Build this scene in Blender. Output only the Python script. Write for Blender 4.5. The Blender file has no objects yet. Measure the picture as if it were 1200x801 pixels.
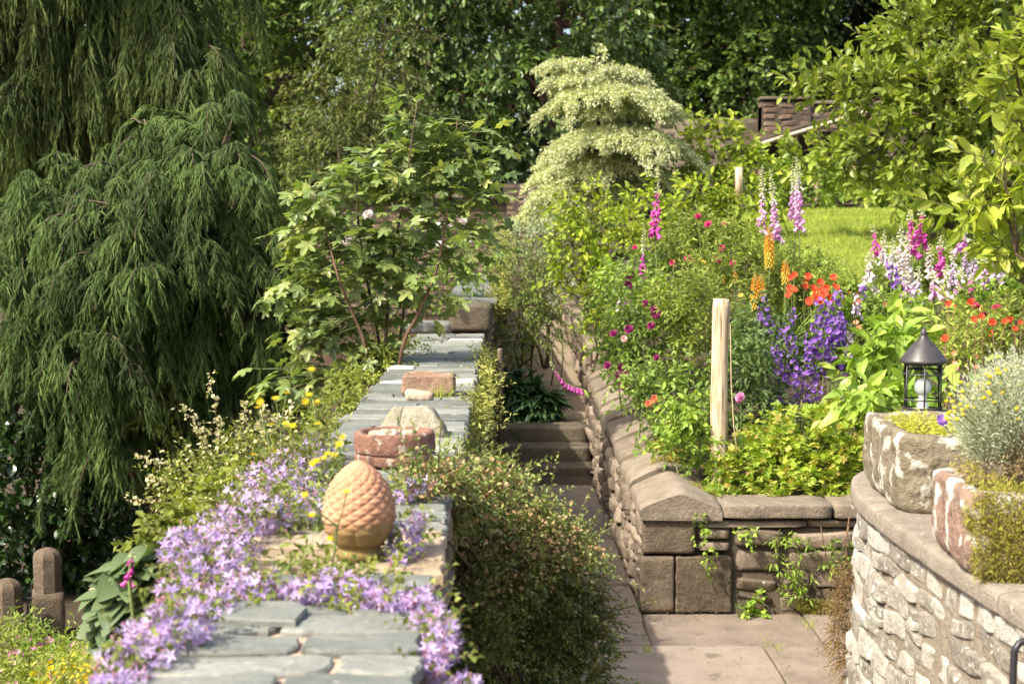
import bpy, math, random
import numpy as np
from mathutils import Vector, Matrix, Euler

S = bpy.context.scene
COL = S.collection
rng = np.random.default_rng(11)
random.seed(5)
R_ = math.radians

# ------------------------------------------------------------------ camera, sky, sun, exposure
CAMZ = 2.27
FPX = 1800.0
cd = bpy.data.cameras.new('camera')
cam = bpy.data.objects.new('camera', cd)
COL.objects.link(cam)
cam.location = (0, 0, CAMZ)
cam.rotation_euler = (R_(90) - math.atan(130.5 / FPX), 0, -math.atan(10 / FPX))
cd.sensor_width = 36.0
cd.lens = 36.0 * FPX / 1200.0
cd.clip_start = 0.1
cd.clip_end = 600
cd.dof.use_dof = True
cd.dof.focus_distance = 8.6
cd.dof.aperture_fstop = 4.5
S.camera = cam

SUN_DIR = Vector((-0.58, -0.40, 0.74)).normalized()      # towards the sun
world = bpy.data.worlds.new('World')
S.world = world
world.use_nodes = True
wn = world.node_tree
wn.nodes.clear()
wo = wn.nodes.new('ShaderNodeOutputWorld')
wb = wn.nodes.new('ShaderNodeBackground')
ws = wn.nodes.new('ShaderNodeTexSky')
ws.sky_type = 'NISHITA'
ws.sun_disc = False
ws.sun_elevation = math.asin(SUN_DIR.z)
ws.sun_rotation = math.atan2(SUN_DIR.x, SUN_DIR.y)
ws.air_density = 1.0
ws.dust_density = 5.0
ws.ozone_density = .3
wb.inputs['Strength'].default_value = 0.15
wn.links.new(ws.outputs[0], wb.inputs[0])
wn.links.new(wb.outputs[0], wo.inputs[0])

sd = bpy.data.lights.new('sun', 'SUN')
sd.energy = 3.7
sd.angle = R_(0.9)
sd.color = (1.0, 0.925, 0.79)
sun = bpy.data.objects.new('sun', sd)
COL.objects.link(sun)
sun.rotation_euler = SUN_DIR.to_track_quat('Z', 'Y').to_euler()
sun.location = (-20, -10, 30)

S.view_settings.view_transform = 'Standard'
S.view_settings.look = 'None'
S.view_settings.exposure = 1.12
S.view_settings.gamma = 1.0
S.view_settings.use_curve_mapping = False
S.cycles.max_bounces = 7
S.cycles.diffuse_bounces = 4
S.cycles.glossy_bounces = 2
S.cycles.transmission_bounces = 5
S.cycles.transparent_max_bounces = 6
S.cycles.use_denoising = True
S.cycles.sample_clamp_indirect = 6.0

CR = np.array(cam.rotation_euler.to_matrix())


def P(px, py, Y):
    """the point at distance Y (world y) seen at pixel (px, py) of the 1200 x 801 photograph"""
    d = CR @ np.array([(px - 600) / FPX, -(py - 400.5) / FPX, -1.0])
    return np.array([0, 0, CAMZ]) + d * (Y / d[1])


def PZ(px, py, z):
    d = CR @ np.array([(px - 600) / FPX, -(py - 400.5) / FPX, -1.0])
    return np.array([0, 0, CAMZ]) + d * ((z - CAMZ) / d[2])


# ------------------------------------------------------------------ mesh helpers
class MB:
    def __init__(s):
        s.V, s.F, s.n = [], {3: [], 4: []}, 0

    def add(s, V, F):
        V = np.asarray(V, float).reshape(-1, 3)
        if not isinstance(F, (list, tuple)) or (len(F) and np.ndim(F[0]) == 1):
            F = [np.asarray(F)]
        for f in F:
            f = np.asarray(f, int)
            if f.size:
                s.F[f.shape[1]].append(f + s.n)
        s.V.append(V)
        s.n += len(V)
        return s

    def build(s, name, mat, parent=None, smooth=False):
        V = np.concatenate(s.V) if s.V else np.zeros((0, 3))
        if parent is not None:
            V = V - np.array(parent.get('_o', (0, 0, 0)))
        Fs = [np.concatenate(s.F[k]) for k in (3, 4) if s.F[k]]
        me = bpy.data.meshes.new(name)
        me.vertices.add(len(V))
        me.vertices.foreach_set('co', V.astype(np.float32).ravel())
        idx = np.concatenate([f.ravel() for f in Fs])
        tot = np.concatenate([np.full(len(f), f.shape[1]) for f in Fs])
        st = np.concatenate([[0], np.cumsum(tot)[:-1]])
        me.loops.add(len(idx))
        me.loops.foreach_set('vertex_index', idx.astype(np.int32))
        me.polygons.add(len(tot))
        me.polygons.foreach_set('loop_start', st.astype(np.int32))
        me.polygons.foreach_set('use_smooth', np.full(len(tot), bool(smooth)))
        me.update(calc_edges=True)
        me.materials.append(mat)
        o = bpy.data.objects.new(name, me)
        COL.objects.link(o)
        if parent is not None:
            o.parent = parent
            o['_o'] = tuple(parent.get('_o', (0, 0, 0)))
        return o

    # shapes
    def tube(s, pts, rad, n=6, cap=True):
        pts = np.asarray(pts, float)
        k = len(pts)
        rad = np.broadcast_to(np.asarray(rad, float), (k,))
        t = np.gradient(pts, axis=0)
        t /= np.linalg.norm(t, axis=1, keepdims=True) + 1e-9
        ref = np.array([0, 0, 1.0]) if abs(t[:, 2].mean()) < .8 else np.array([1.0, 0, 0])
        a = np.cross(t, ref)
        a /= np.linalg.norm(a, axis=1, keepdims=True) + 1e-9
        b = np.cross(t, a)
        th = np.arange(n) / n * 2 * math.pi
        V = pts[:, None] + rad[:, None, None] * (np.cos(th)[None, :, None] * a[:, None] + np.sin(th)[None, :, None] * b[:, None])
        i = np.arange(k - 1)[:, None] * n + np.arange(n)[None]
        j = np.arange(k - 1)[:, None] * n + (np.arange(n)[None] + 1) % n
        F = np.stack([j, i, i + n, j + n], -1).reshape(-1, 4)
        V = V.reshape(-1, 3)
        Fs = [F]
        if cap:
            V = np.concatenate([V, pts[:1], pts[-1:]])
            c0, c1 = k * n, k * n + 1
            q = np.arange(n)
            q2 = (q + 1) % n
            Fs.append(np.stack([np.full(n, c0), q, q2], -1))
            Fs.append(np.stack([np.full(n, c1), (k - 1) * n + q2, (k - 1) * n + q], -1))
        return s.add(V, Fs)

    def lathe(s, prof, n=32, c=(0, 0, 0), fn=None):
        prof = np.asarray(prof, float)
        k = len(prof)
        th = np.arange(n) / n * 2 * math.pi
        V = np.stack([prof[:, None, 0] * np.cos(th), prof[:, None, 0] * np.sin(th), np.broadcast_to(prof[:, None, 1], (k, n))], -1).reshape(-1, 3)
        if fn is not None:
            V = fn(V)
        i = np.arange(k - 1)[:, None] * n + np.arange(n)[None]
        j = np.arange(k - 1)[:, None] * n + (np.arange(n)[None] + 1) % n
        return s.add(V + np.array(c), np.stack([i, j, j + n, i + n], -1).reshape(-1, 4))

    def rock(s, c, d, r=.02, n=6, amp=.01, fr=6., rot=0, fn=None, seed=0, taper=0.0):
        """a rounded block of half sizes d with an uneven surface"""
        V, F = cube_grid(n)
        d = np.array(d, float)
        p = V * d
        rr = min(r, d.min() * .95)
        q = np.clip(p, -(d - rr), d - rr)
        e = p - q
        l = np.linalg.norm(e, axis=1, keepdims=True)
        nn = e / (l + 1e-9)
        p = np.where(l > 1e-9, q + nn * rr, p)
        if taper:
            p[:, :2] *= (1 - taper * (p[:, 2:3] / d[2] * .5 + .5))
        cc = np.array(c, float)
        g = nz((p + cc) * fr, seed) * amp
        p = p + nn * g[:, None]
        if fn is not None:
            p = fn(p)
        cs, sn = math.cos(rot), math.sin(rot)
        p = np.stack([p[:, 0] * cs - p[:, 1] * sn, p[:, 0] * sn + p[:, 1] * cs, p[:, 2]], -1)
        return s.add(p + cc, F)

    def slab(s, poly, z0, z1, bev=.006, tilt=(0, 0), amp=.002):
        poly = np.asarray(poly, float)
        n = len(poly)
        c = poly.mean(0)
        dirv = c - poly
        dirv /= np.linalg.norm(dirv, axis=1, keepdims=True)
        inn = poly + dirv * bev
        def Z(q, z):
            return z + (q[:, 0] - c[0]) * tilt[0] + (q[:, 1] - c[1]) * tilt[1]
        zt = Z(inn, z1) + rng.normal(0, amp, n)
        V = np.concatenate([np.c_[poly, Z(poly, z0)], np.c_[poly, Z(poly, z1 - bev)], np.c_[inn, zt], [[c[0], c[1], z1 + amp]]])
        q = np.arange(n)
        q2 = (q + 1) % n
        F4 = np.concatenate([np.stack([q, q2, q2 + n, q + n], -1), np.stack([q + n, q2 + n, q2 + 2 * n, q + 2 * n], -1)])
        F3 = np.stack([q + 2 * n, q2 + 2 * n, np.full(n, 3 * n)], -1)
        return s.add(V, [F4, F3])

    def box(s, a, b):
        c = (np.array(a, float) + np.array(b, float)) / 2
        d = (np.array(b, float) - np.array(a, float)) / 2
        V, F = cube_grid(1)
        return s.add(V * d + c, F)


_cg = {}


def cube_grid(n):
    if n in _cg:
        return _cg[n]
    u = np.linspace(-1, 1, n + 1)
    A, B = np.meshgrid(u, u, indexing='ij')
    Vs, Fs, m = [], [], 0
    for ax in range(3):
        for sg in (-1, 1):
            v = np.zeros((n + 1, n + 1, 3))
            v[..., ax] = sg
            v[..., (ax + 1) % 3] = A if sg > 0 else B
            v[..., (ax + 2) % 3] = B if sg > 0 else A
            Vs.append(v.reshape(-1, 3))
            i = (np.arange(n)[:, None] * (n + 1) + np.arange(n)[None]).ravel() + m
            Fs.append(np.stack([i, i + n + 1, i + n + 2, i + 1], -1))
            m += (n + 1) ** 2
    V, F = np.concatenate(Vs), np.concatenate(Fs)
    _, ix, inv = np.unique(np.round(V, 5), axis=0, return_index=True, return_inverse=True)
    _cg[n] = (V[ix], np.asarray(inv).ravel()[F])
    return _cg[n]


_nzc = {}


def nz(p, seed=0, octaves=3):
    """smooth pseudo noise in -1..1 from summed sines"""
    if seed not in _nzc:
        g = np.random.default_rng(1000 + seed)
        _nzc[seed] = [(g.normal(0, 1, (5, 3)), g.uniform(0, 6.28, 5)) for _ in range(4)]
    out = 0
    a, f, tot = 1.0, 1.0, 0.0
    for W, ph in _nzc[seed][:octaves]:
        out = out + a * np.sin(p @ (W.T * f) + ph).sum(-1) / 3.2
        tot += a
        a *= .55
        f *= 2.1
    return out / tot


def unit(v):
    v = np.asarray(v, float)
    return v / (np.linalg.norm(v, axis=-1, keepdims=True) + 1e-9)


def frames(d, n):
    """rotation matrices whose y axis is d and whose z axis leans to n"""
    y = unit(d)
    x = unit(np.cross(y, n))
    z = np.cross(x, y)
    return np.stack([x, y, z], -1)


def scatter(mb, T, pos, R, s):
    V, F = T
    pos = np.asarray(pos, float)
    n, k = len(pos), len(V)
    if n == 0:
        return
    s = np.broadcast_to(np.asarray(s, float), (n,)) if np.ndim(s) < 2 else np.asarray(s)
    if s.ndim == 1:
        W = np.einsum('nij,kj->nki', R, V) * s[:, None, None]
    else:
        W = np.einsum('nij,nkj->nki', R, V[None] * s[:, None, :])
    W += pos[:, None]
    Fs = [(f[None] + (np.arange(n) * k)[:, None, None]).reshape(-1, f.shape[1]) for f in F]
    mb.add(W.reshape(-1, 3), Fs)


def leaf_t(w=.5, prof=((0, .05), (.2, .65), (.5, 1), (.8, .6)), fold=.25, curl=.25):
    V, F4, F3 = [], [], []
    for t, h in prof:
        hw = h * w / 2
        z = -curl * t * t
        V += [(-hw, t, z + fold * hw), (0, t, z), (hw, t, z + fold * hw)]
    for i in range(len(prof) - 1):
        a = i * 3
        F4 += [(a, a + 1, a + 4, a + 3), (a + 1, a + 2, a + 5, a + 4)]
    V.append((0, 1, -curl))
    a, t = (len(prof) - 1) * 3, len(V) - 1
    F3 += [(a, a + 1, t), (a + 1, a + 2, t)]
    return np.array(V, float), [np.array(F4), np.array(F3)]


def leaf_lo(w=.5, fold=.25, curl=.2):
    V = np.array([(0, 0, 0), (-w / 2, .45, fold * w / 2 - curl * .2), (0, .5, -curl * .25), (w / 2, .45, fold * w / 2 - curl * .2), (0, 1, -curl)], float)
    return V, [np.array([(0, 2, 1), (0, 3, 2), (1, 2, 4), (2, 3, 4)])]


def palm_t(lobes=5, spread=250, deep=.5, curl=.25, w=1.0):
    """a palmate leaf: stalk end at the origin, middle lobe along +y"""
    pts = [(0, .0, 0)]
    c = np.array([0, .38, .0])
    ring = []
    for i in range(lobes):
        a = R_(90 + spread / 2 - spread * i / (lobes - 1))
        ln = .62 - .22 * abs(i - (lobes - 1) / 2) / ((lobes - 1) / 2)
        for da, k in ((-11, .78), (0, 1.0), (11, .78)):
            b = a - R_(da * 1.0 * 1.3)
            ring.append((c[0] + math.cos(b) * ln * k * w, c[1] + math.sin(b) * ln * k, 0))
        if i < lobes - 1:
            b = a - R_(spread / (lobes - 1) / 2)
            ring.append((c[0] + math.cos(b) * ln * (1 - deep), c[1] + math.sin(b) * ln * (1 - deep), .03))
    ring.append((0.04, .02, 0))
    ring.insert(0, (-.04, .02, 0))
    V = np.array([tuple(c)] + ring)
    rr = np.hypot(V[:, 0], V[:, 1] - .38)
    V[:, 2] += -curl * rr ** 2 + .05 * np.abs(V[:, 0])
    n = len(ring)
    F = np.array([(0, i + 2, i + 1) for i in range(n - 1)] + [(0, 1, n)])
    return V, [F]


def star_t(n=5, w=.55, cup=.25, hollow=.1):
    """an open flower with n pointed petals, facing +z"""
    V, F = [(0, 0, 0)], []
    for i in range(n):
        a = 2 * math.pi * i / n
        for r, da, z in ((.42, -w, cup * .35), (1, 0, cup), (.42, w, cup * .35)):
            V.append((math.cos(a + da) * r, math.sin(a + da) * r, z))
        k = 1 + 3 * i
        F += [(0, k, k + 1), (0, k + 1, k + 2)]
    return np.array(V, float), [np.array(F)]


def round_t(n=5, cup=.35, over=1.15, seg=3):
    """an open flower with n broad round petals, facing +z"""
    V, F = [], []
    for i in range(n):
        a = 2 * math.pi * i / n
        b = len(V)
        hw = math.pi / n * over
        for r, k, z in ((.05, .3, 0), (.5, .95, cup * .35), (.85, 1.0, cup * .8), (1.0, .6, cup)):
            for u in (-1, 0, 1):
                rr = r * (1 - .04 * abs(u))
                V.append((math.cos(a + u * hw * k) * rr, math.sin(a + u * hw * k) * rr, z + .05 * abs(u) + .02 * (i % 2)))
        for q in range(3):
            for u in range(2):
                c = b + q * 3 + u
                F.append((c, c + 3, c + 4, c + 1))
    return np.array(V, float), [np.array(F)]


def rose_t():
    Vs, Fs, m = [], [], 0
    for ring, (n, sc, cup, z, tw) in enumerate(((6, 1.0, .25, 0, 0), (6, .85, .55, .05, .4), (5, .62, .95, .12, .2), (4, .4, 1.3, .2, .5), (3, .22, 1.8, .3, 0))):
        V, F = round_t(n, cup, 1.3)
        V = V * sc
        V[:, 2] += z
        c, s_ = math.cos(tw), math.sin(tw)
        V = np.stack([V[:, 0] * c - V[:, 1] * s_, V[:, 0] * s_ + V[:, 1] * c, V[:, 2]], -1)
        Vs.append(V)
        Fs.append(F[0] + m)
        m += len(V)
    return np.concatenate(Vs), [np.concatenate(Fs)]


def bell_t(n=6):
    """a hanging bell flower: mouth towards +y"""
    prof = ((.08, 0), (.17, .12), (.2, .5), (.24, .82), (.36, 1.0))
    th = np.arange(n) / n * 2 * math.pi
    V = np.concatenate([np.stack([r * np.cos(th), np.full(n, t), r * np.sin(th)], -1) for r, t in prof])
    F = []
    for k in range(len(prof) - 1):
        for i in range(n):
            j = (i + 1) % n
            F.append((k * n + j, k * n + i, k * n + n + i, k * n + n + j))
    return V, [np.array(F)]


def rib_t(k=3, w=.06, bend=.15):
    V, F = [], []
    for i in range(k + 1):
        t = i / k
        hw = w / 2 * (1 - .75 * t) * (0.6 + .4 * min(1, t * 4))
        V += [(-hw, t, -bend * t * t), (hw, t, -bend * t * t)]
    for i in range(k):
        F.append((2 * i, 2 * i + 1, 2 * i + 3, 2 * i + 2))
    return np.array(V, float), [np.array(F)]


T_OVAL = leaf_t(.5)
T_OVALW = leaf_t(.72, fold=.3, curl=.3)
T_NARROW = leaf_t(.24, fold=.2, curl=.4)
T_LO = leaf_lo(.55)
T_LOW = leaf_lo(.75, .3, .25)
T_LON = leaf_lo(.28, .2, .3)
T_PALM = palm_t()
T_GER = palm_t(5, 290, .42, .15)
T_STAR = star_t()
T_ROUND = round_t()
T_ROSE = rose_t()
T_BELL = bell_t()
T_RIB = rib_t()
T_RIB2 = rib_t(2, .07, .1)


def rdirs(n, up=0.0):
    d = rng.normal(0, 1, (n, 3))
    d[:, 2] += up
    return unit(d)


def up_normals(n, tilt=.5, up=(0, 0, 1)):
    return unit(np.array(up) + rng.normal(0, tilt, (n, 3)))


# ------------------------------------------------------------------ foliage
def lobe(px, py, Y, rx, rz, ry=None):
    k = Y / FPX
    return (P(px, py, Y), np.array([rx * k, ry if ry else rx * k * .8, rz * k]))


def in_lobes(lobes, n, lo=.55, hi=1.05, zmin=None, front=.6, rough=.16):
    ar = np.array([(r[0] * r[2] + r[0] * r[1] + r[1] * r[2]) for _, r in lobes])
    ch = rng.choice(len(lobes), n, p=ar / ar.sum())
    C = np.array([c for c, _ in lobes])[ch]
    Rr = np.array([r for _, r in lobes])[ch]
    u = rdirs(n)
    flip = (u[:, 1] > 0) & (rng.random(n) < front)
    u[flip, 1] *= -1
    s = rng.uniform(lo ** 2, hi ** 2, n) ** .5
    s *= 1 + rough * nz(u * 3.1 + C * 1.7, 3, 2)
    p = C + u * Rr * s[:, None]
    keep = np.ones(n, bool)
    for c, r in lobes:
        keep &= ~((((p - c) / r) ** 2).sum(1) < (lo * .8) ** 2)
    if zmin is not None:
        keep &= p[:, 2] > (zmin(p) if callable(zmin) else zmin)
    return p[keep], unit(u / Rr)[keep]


def twig_leaves(mb, pts, dirs, L, K, T, size, ang=55, droop=.35, up=.7, sv=.3, tw=None, twr=.003):
    """K leaves along each of the twigs that start at pts"""
    n = len(pts)
    if n == 0:
        return
    d = unit(dirs)
    Ls = L * rng.uniform(.7, 1.3, n)
    t = (np.arange(K) + rng.uniform(.3, 1, (n, K))) / K
    pos = pts[:, None] + d[:, None] * (Ls[:, None] * t)[..., None]
    pos[..., 2] -= droop * .5 * Ls[:, None] * t ** 2
    a = unit(np.cross(d, np.array([0.13, .21, 1.0]) + rng.normal(0, .1, (n, 3))))
    b = np.cross(d, a)
    az = np.arange(K)[None] * 2.4 + rng.uniform(0, 6.28, (n, 1)) + rng.normal(0, .3, (n, K))
    rad = np.cos(az)[..., None] * a[:, None] + np.sin(az)[..., None] * b[:, None]
    A = R_(ang) * (1.15 - .5 * t) + rng.normal(0, .15, (n, K))
    ld = np.cos(A)[..., None] * d[:, None] + np.sin(A)[..., None] * rad
    ld[..., 2] -= droop * rng.uniform(.3, 1.2, (n, K))
    nn = np.array([0, 0, up]) + rad * .35 + rng.normal(0, .35, (n, K, 3))
    s = size * rng.uniform(1 - sv, 1 + sv, (n, K)) * (1.1 - .35 * t)
    scatter(mb, T, pos.reshape(-1, 3), frames(ld.reshape(-1, 3), nn.reshape(-1, 3)), s.ravel())
    if tw is not None:
        m = np.zeros((n, 3))
        V, F = twig_t()
        e = pts + d * Ls[:, None]
        e[:, 2] -= droop * .5 * Ls
        R = frames(e - pts, rng.normal(0, 1, (n, 3)))
        ln = np.linalg.norm(e - pts, axis=1)
        scatter(tw, (V, F), pts, R, np.stack([np.full(n, twr), ln, np.full(n, twr)], -1))


def twig_t():
    V = np.array([(1, 0, 0), (-.5, 0, .87), (-.5, 0, -.87), (.5, 1, 0), (-.25, 1, .43), (-.25, 1, -.43)], float)
    return V, [np.array([(0, 1, 4, 3), (1, 2, 5, 4), (2, 0, 3, 5)])]


def wob(a, b, n=6, amp=.06, sag=0.0):
    a, b = np.array(a, float), np.array(b, float)
    t = np.linspace(0, 1, n)
    p = a + (b - a) * t[:, None]
    L = np.linalg.norm(b - a)
    w = rng.normal(0, amp * L, (n, 3))
    w[0] = w[-1] = 0
    p += w
    p[:, 2] += sag * L * np.sin(t * math.pi)
    return p


PEND = []


def flush():
    for mb, name, mat, root, smooth in PEND:
        mb.build(name, mat, root, smooth)
    PEND.clear()


# ------------------------------------------------------------------ objects
def tag(o, label=None, cat=None, group=None, kind=None):
    for k, v in (('label', label), ('category', cat), ('group', group), ('kind', kind)):
        if v:
            o[k] = v
    return o


def thing(name, label, cat, loc=(0, 0, 0), group=None):
    o = bpy.data.objects.new(name, None)
    COL.objects.link(o)
    o.location = tuple(float(v) for v in loc)
    o.empty_display_size = .1
    o['_o'] = tuple(float(v) for v in loc)
    return tag(o, label, cat, group)


def copy_part(o, parent, loc=None, rot=None, sc=None):
    c = o.copy()
    COL.objects.link(c)
    c.parent = parent
    if loc is not None:
        c.location = loc
    if rot is not None:
        c.rotation_euler = rot
    if sc is not None:
        c.scale = (sc, sc, sc) if np.ndim(sc) == 0 else sc
    return c


# ------------------------------------------------------------------ materials
def new_mat(name):
    m = bpy.data.materials.new(name)
    m.use_nodes = True
    nt = m.node_tree
    return m, nt, nt.nodes['Principled BSDF'], nt.nodes['Material Output']


def ramp(nt, fac, cols, pos=None):
    r = nt.nodes.new('ShaderNodeValToRGB')
    e = r.color_ramp.elements
    while len(e) < len(cols):
        e.new(.5)
    for i, c in enumerate(cols):
        e[i].position = pos[i] if pos else i / max(1, len(cols) - 1)
        e[i].color = (*c[:3], 1)
    nt.links.new(fac, r.inputs[0])
    return r.outputs[0]


def noise(nt, scale, detail=4, rough=.6, vec=None):
    n = nt.nodes.new('ShaderNodeTexNoise')
    n.inputs['Scale'].default_value = scale
    n.inputs['Detail'].default_value = detail
    n.inputs['Roughness'].default_value = rough
    if vec is None:
        g = nt.nodes.new('ShaderNodeNewGeometry')
        vec = g.outputs['Position']
    nt.links.new(vec, n.inputs['Vector'])
    return n.outputs[0]


def mix(nt, fac, a, b, mode='MIX'):
    m = nt.nodes.new('ShaderNodeMix')
    m.data_type = 'RGBA'
    m.blend_type = mode
    for v, i in ((fac, 0), (a, 6), (b, 7)):
        if isinstance(v, (int, float)):
            m.inputs[i].default_value = v
        elif isinstance(v, tuple):
            m.inputs[i].default_value = (*v[:3], 1)
        else:
            nt.links.new(v, m.inputs[i])
    return m.outputs[2]


def leaf_mat(name, cols, trans=.3, rough=.45, spec=.4, patch=.35, warm=(1.15, 1.2, .5), gain=1.6):
    cols = [(min(.75, q[0] * gain * 1.03), min(.75, q[1] * gain * 1.02), min(.75, q[2] * gain * (1.0 if gain == 1.0 else 1.15))) for q in cols]
    m, nt, b, out = new_mat(name)
    g = nt.nodes.new('ShaderNodeNewGeometry')
    c = ramp(nt, g.outputs['Random Per Island'], cols)
    if patch:
        n = noise(nt, 1.6, 2)
        v = ramp(nt, n, [(1 - patch,) * 3, (1 + patch * .6, 1 + patch * .6, 1)], [.3, .7])
        c = mix(nt, 1.0, c, v, 'MULTIPLY')
    nt.links.new(c, b.inputs['Base Color'])
    b.inputs['Roughness'].default_value = rough
    b.inputs['Specular IOR Level'].default_value = spec
    if trans:
        t = nt.nodes.new('ShaderNodeBsdfTranslucent')
        c2 = mix(nt, 1.0, c, warm, 'MULTIPLY')
        nt.links.new(c2, t.inputs['Color'])
        mx = nt.nodes.new('ShaderNodeMixShader')
        mx.inputs[0].default_value = trans
        nt.links.new(b.outputs[0], mx.inputs[1])
        nt.links.new(t.outputs[0], mx.inputs[2])
        nt.links.new(mx.outputs[0], out.inputs[0])
    return m


def petal_mat(name, cols, trans=.3):
    return leaf_mat(name, cols, trans, .6, .2, 0, (1.1, 1.05, 1.1), 1.0)


def stone_mat(name, cols, isl=.5, scale=7, spots=None, spot_amt=.5, spot_scale=14, moss=None, moss_amt=.5, moss_scale=3, bump=.5, bscale=40, rough=.85, dark=None, bdist=.01):
    """cols: ramp over a mix of per-stone random and noise; spots: lichen colour; moss: growth colour"""
    m, nt, b, out = new_mat(name)
    g = nt.nodes.new('ShaderNodeNewGeometry')
    n1 = noise(nt, scale, 6, .65)
    f = nt.nodes.new('ShaderNodeMath')
    f.operation = 'MULTIPLY_ADD'
    nt.links.new(g.outputs['Random Per Island'], f.inputs[0])
    f.inputs[1].default_value = isl
    f2 = nt.nodes.new('ShaderNodeMath')
    f2.operation = 'MULTIPLY_ADD'
    nt.links.new(n1, f2.inputs[0])
    f2.inputs[1].default_value = 1.5
    f2.inputs[2].default_value = -.25 - isl / 2
    nt.links.new(f2.outputs[0], f.inputs[2])
    c = ramp(nt, f.outputs[0], cols)
    n2 = noise(nt, bscale, 5, .7)
    c = mix(nt, .35, c, ramp(nt, n2, [(.35,) * 3, (1.0,) * 3, (1.35,) * 3], [.25, .5, .8]), 'MULTIPLY')
    if spots is not None:
        n3 = noise(nt, spot_scale, 3, .5)
        k = ramp(nt, n3, [(0,) * 3, (1,) * 3], [1 - spot_amt, 1 - spot_amt + .07])
        c = mix(nt, k, c, spots)
    if moss is not None:
        n4 = noise(nt, moss_scale, 5, .65)
        k = ramp(nt, n4, [(0,) * 3, (1,) * 3], [1 - moss_amt, 1 - moss_amt + .1])
        c = mix(nt, k, c, moss)
    nt.links.new(c, b.inputs['Base Color'])
    b.inputs['Roughness'].default_value = rough
    b.inputs['Specular IOR Level'].default_value = .25
    bp = nt.nodes.new('ShaderNodeBump')
    bp.inputs['Strength'].default_value = bump
    bp.inputs['Distance'].default_value = bdist
    hh = nt.nodes.new('ShaderNodeMath')
    hh.operation = 'ADD'
    nt.links.new(n2, hh.inputs[0])
    nt.links.new(n1, hh.inputs[1])
    nt.links.new(hh.outputs[0], bp.inputs['Height'])
    nt.links.new(bp.outputs[0], b.inputs['Normal'])
    return m


def plain_mat(name, col, rough=.5, metal=0., spec=.4, var=.15, scale=20):
    m, nt, b, out = new_mat(name)
    n = noise(nt, scale, 4)
    c = ramp(nt, n, [tuple(v * (1 - var) for v in col), tuple(min(1, v * (1 + var)) for v in col)], [.3, .7])
    nt.links.new(c, b.inputs['Base Color'])
    b.inputs['Roughness'].default_value = rough
    b.inputs['Metallic'].default_value = metal
    b.inputs['Specular IOR Level'].default_value = spec
    return m


M = {}
M['slate'] = stone_mat('slate', [(.10, .112, .10), (.165, .175, .155), (.25, .255, .225)], .8, 4, spots=(.36, .35, .29), spot_amt=.34, spot_scale=22, moss=(.2, .2, .13), moss_amt=.33, moss_scale=6, bump=.6, bscale=34, rough=.65, bdist=.008)
M['sandstone'] = stone_mat('pale_sandstone', [(.25, .185, .12), (.37, .29, .205), (.49, .41, .31)], .5, 7, bump=.8)
M['mortar'] = stone_mat('pink_mortar', [(.36, .25, .18), (.48, .35, .26), (.55, .43, .33)], 0, 12, bump=.8, bscale=90)
M['rubble'] = stone_mat('brown_rubble', [(.10, .075, .055), (.19, .15, .11), (.31, .25, .19)], .9, 8, spots=(.42, .40, .33), spot_amt=.3, moss=(.10, .12, .03), moss_amt=.33, bump=.9)
M['ashlar'] = stone_mat('brown_ashlar', [(.07, .052, .034), (.13, .10, .068), (.21, .165, .118)], .4, 11, spots=(.27, .245, .19), spot_amt=.33, spot_scale=26, moss=(.12, .13, .05), moss_amt=.34, bump=1.0, bscale=50, bdist=.016)
M['cope'] = stone_mat('weathered_coping', [(.125, .10, .072), (.215, .175, .13), (.32, .27, .205)], .45, 7, spots=(.40, .37, .30), spot_amt=.33, spot_scale=20, moss=(.22, .18, .04), moss_amt=.3, moss_scale=4, bump=1.0, bscale=60, bdist=.016)
M['joint'] = stone_mat('dark_joint', [(.05, .04, .03), (.1, .08, .06)], 0, 10, bump=.6)
M['pale_rubble'] = stone_mat('pale_limewashed_rubble', [(.25, .222, .18), (.45, .415, .35), (.59, .56, .495)], .9, 15, spots=(.65, .63, .56), spot_amt=.41, spot_scale=26, bump=1.0, bscale=48, bdist=.03)
M['pale_joint'] = stone_mat('pale_lime_joint', [(.2, .16, .115), (.35, .3, .23)], 0, 14, bump=1.0, bdist=.025)
M['pale_cope'] = stone_mat('smooth_pale_coping', [(.17, .142, .108), (.27, .23, .182), (.36, .318, .258)], .3, 8, spots=(.45, .42, .35), spot_amt=.36, spot_scale=24, bump=1.0, bscale=60, bdist=.016)
M['trough'] = stone_mat('lichened_trough_stone', [(.11, .09, .055), (.22, .185, .125), (.34, .295, .215)], 0, 12, spots=(.60, .56, .47), spot_amt=.46, spot_scale=11, bump=1.0, bscale=30, bdist=.03)
M['trough_pink'] = stone_mat('pinkish_trough_stone', [(.17, .10, .07), (.28, .19, .14), (.40, .30, .235)], 0, 10, spots=(.64, .60, .53), spot_amt=.48, spot_scale=10, bump=1.0, bscale=30, bdist=.025)
M['slab'] = stone_mat('paving_slab', [(.16, .125, .098), (.25, .2, .158), (.32, .262, .21)], .5, 4, spots=(.17, .14, .105), spot_amt=.4, spot_scale=6, moss=(.14, .14, .07), moss_amt=.27, moss_scale=3, bump=.6, bscale=90, rough=.85)
M['step'] = stone_mat('dark_step_stone', [(.06, .048, .034), (.115, .095, .066), (.175, .145, .105)], .6, 7, moss=(.06, .075, .022), moss_amt=.42, bump=1.0, bdist=.015)
M['soil'] = stone_mat('garden_soil', [(.035, .026, .017), (.07, .052, .035), (.11, .085, .055)], 0, 3, moss=(.05, .07, .02), moss_amt=.45, bump=1.0, bscale=25)
M['gravel'] = stone_mat('gravel_path', [(.17, .13, .085), (.28, .22, .155), (.4, .33, .245)], 0, 18, moss=(.12, .14, .045), moss_amt=.42, moss_scale=1.8, bump=1.0, bscale=55)
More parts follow.
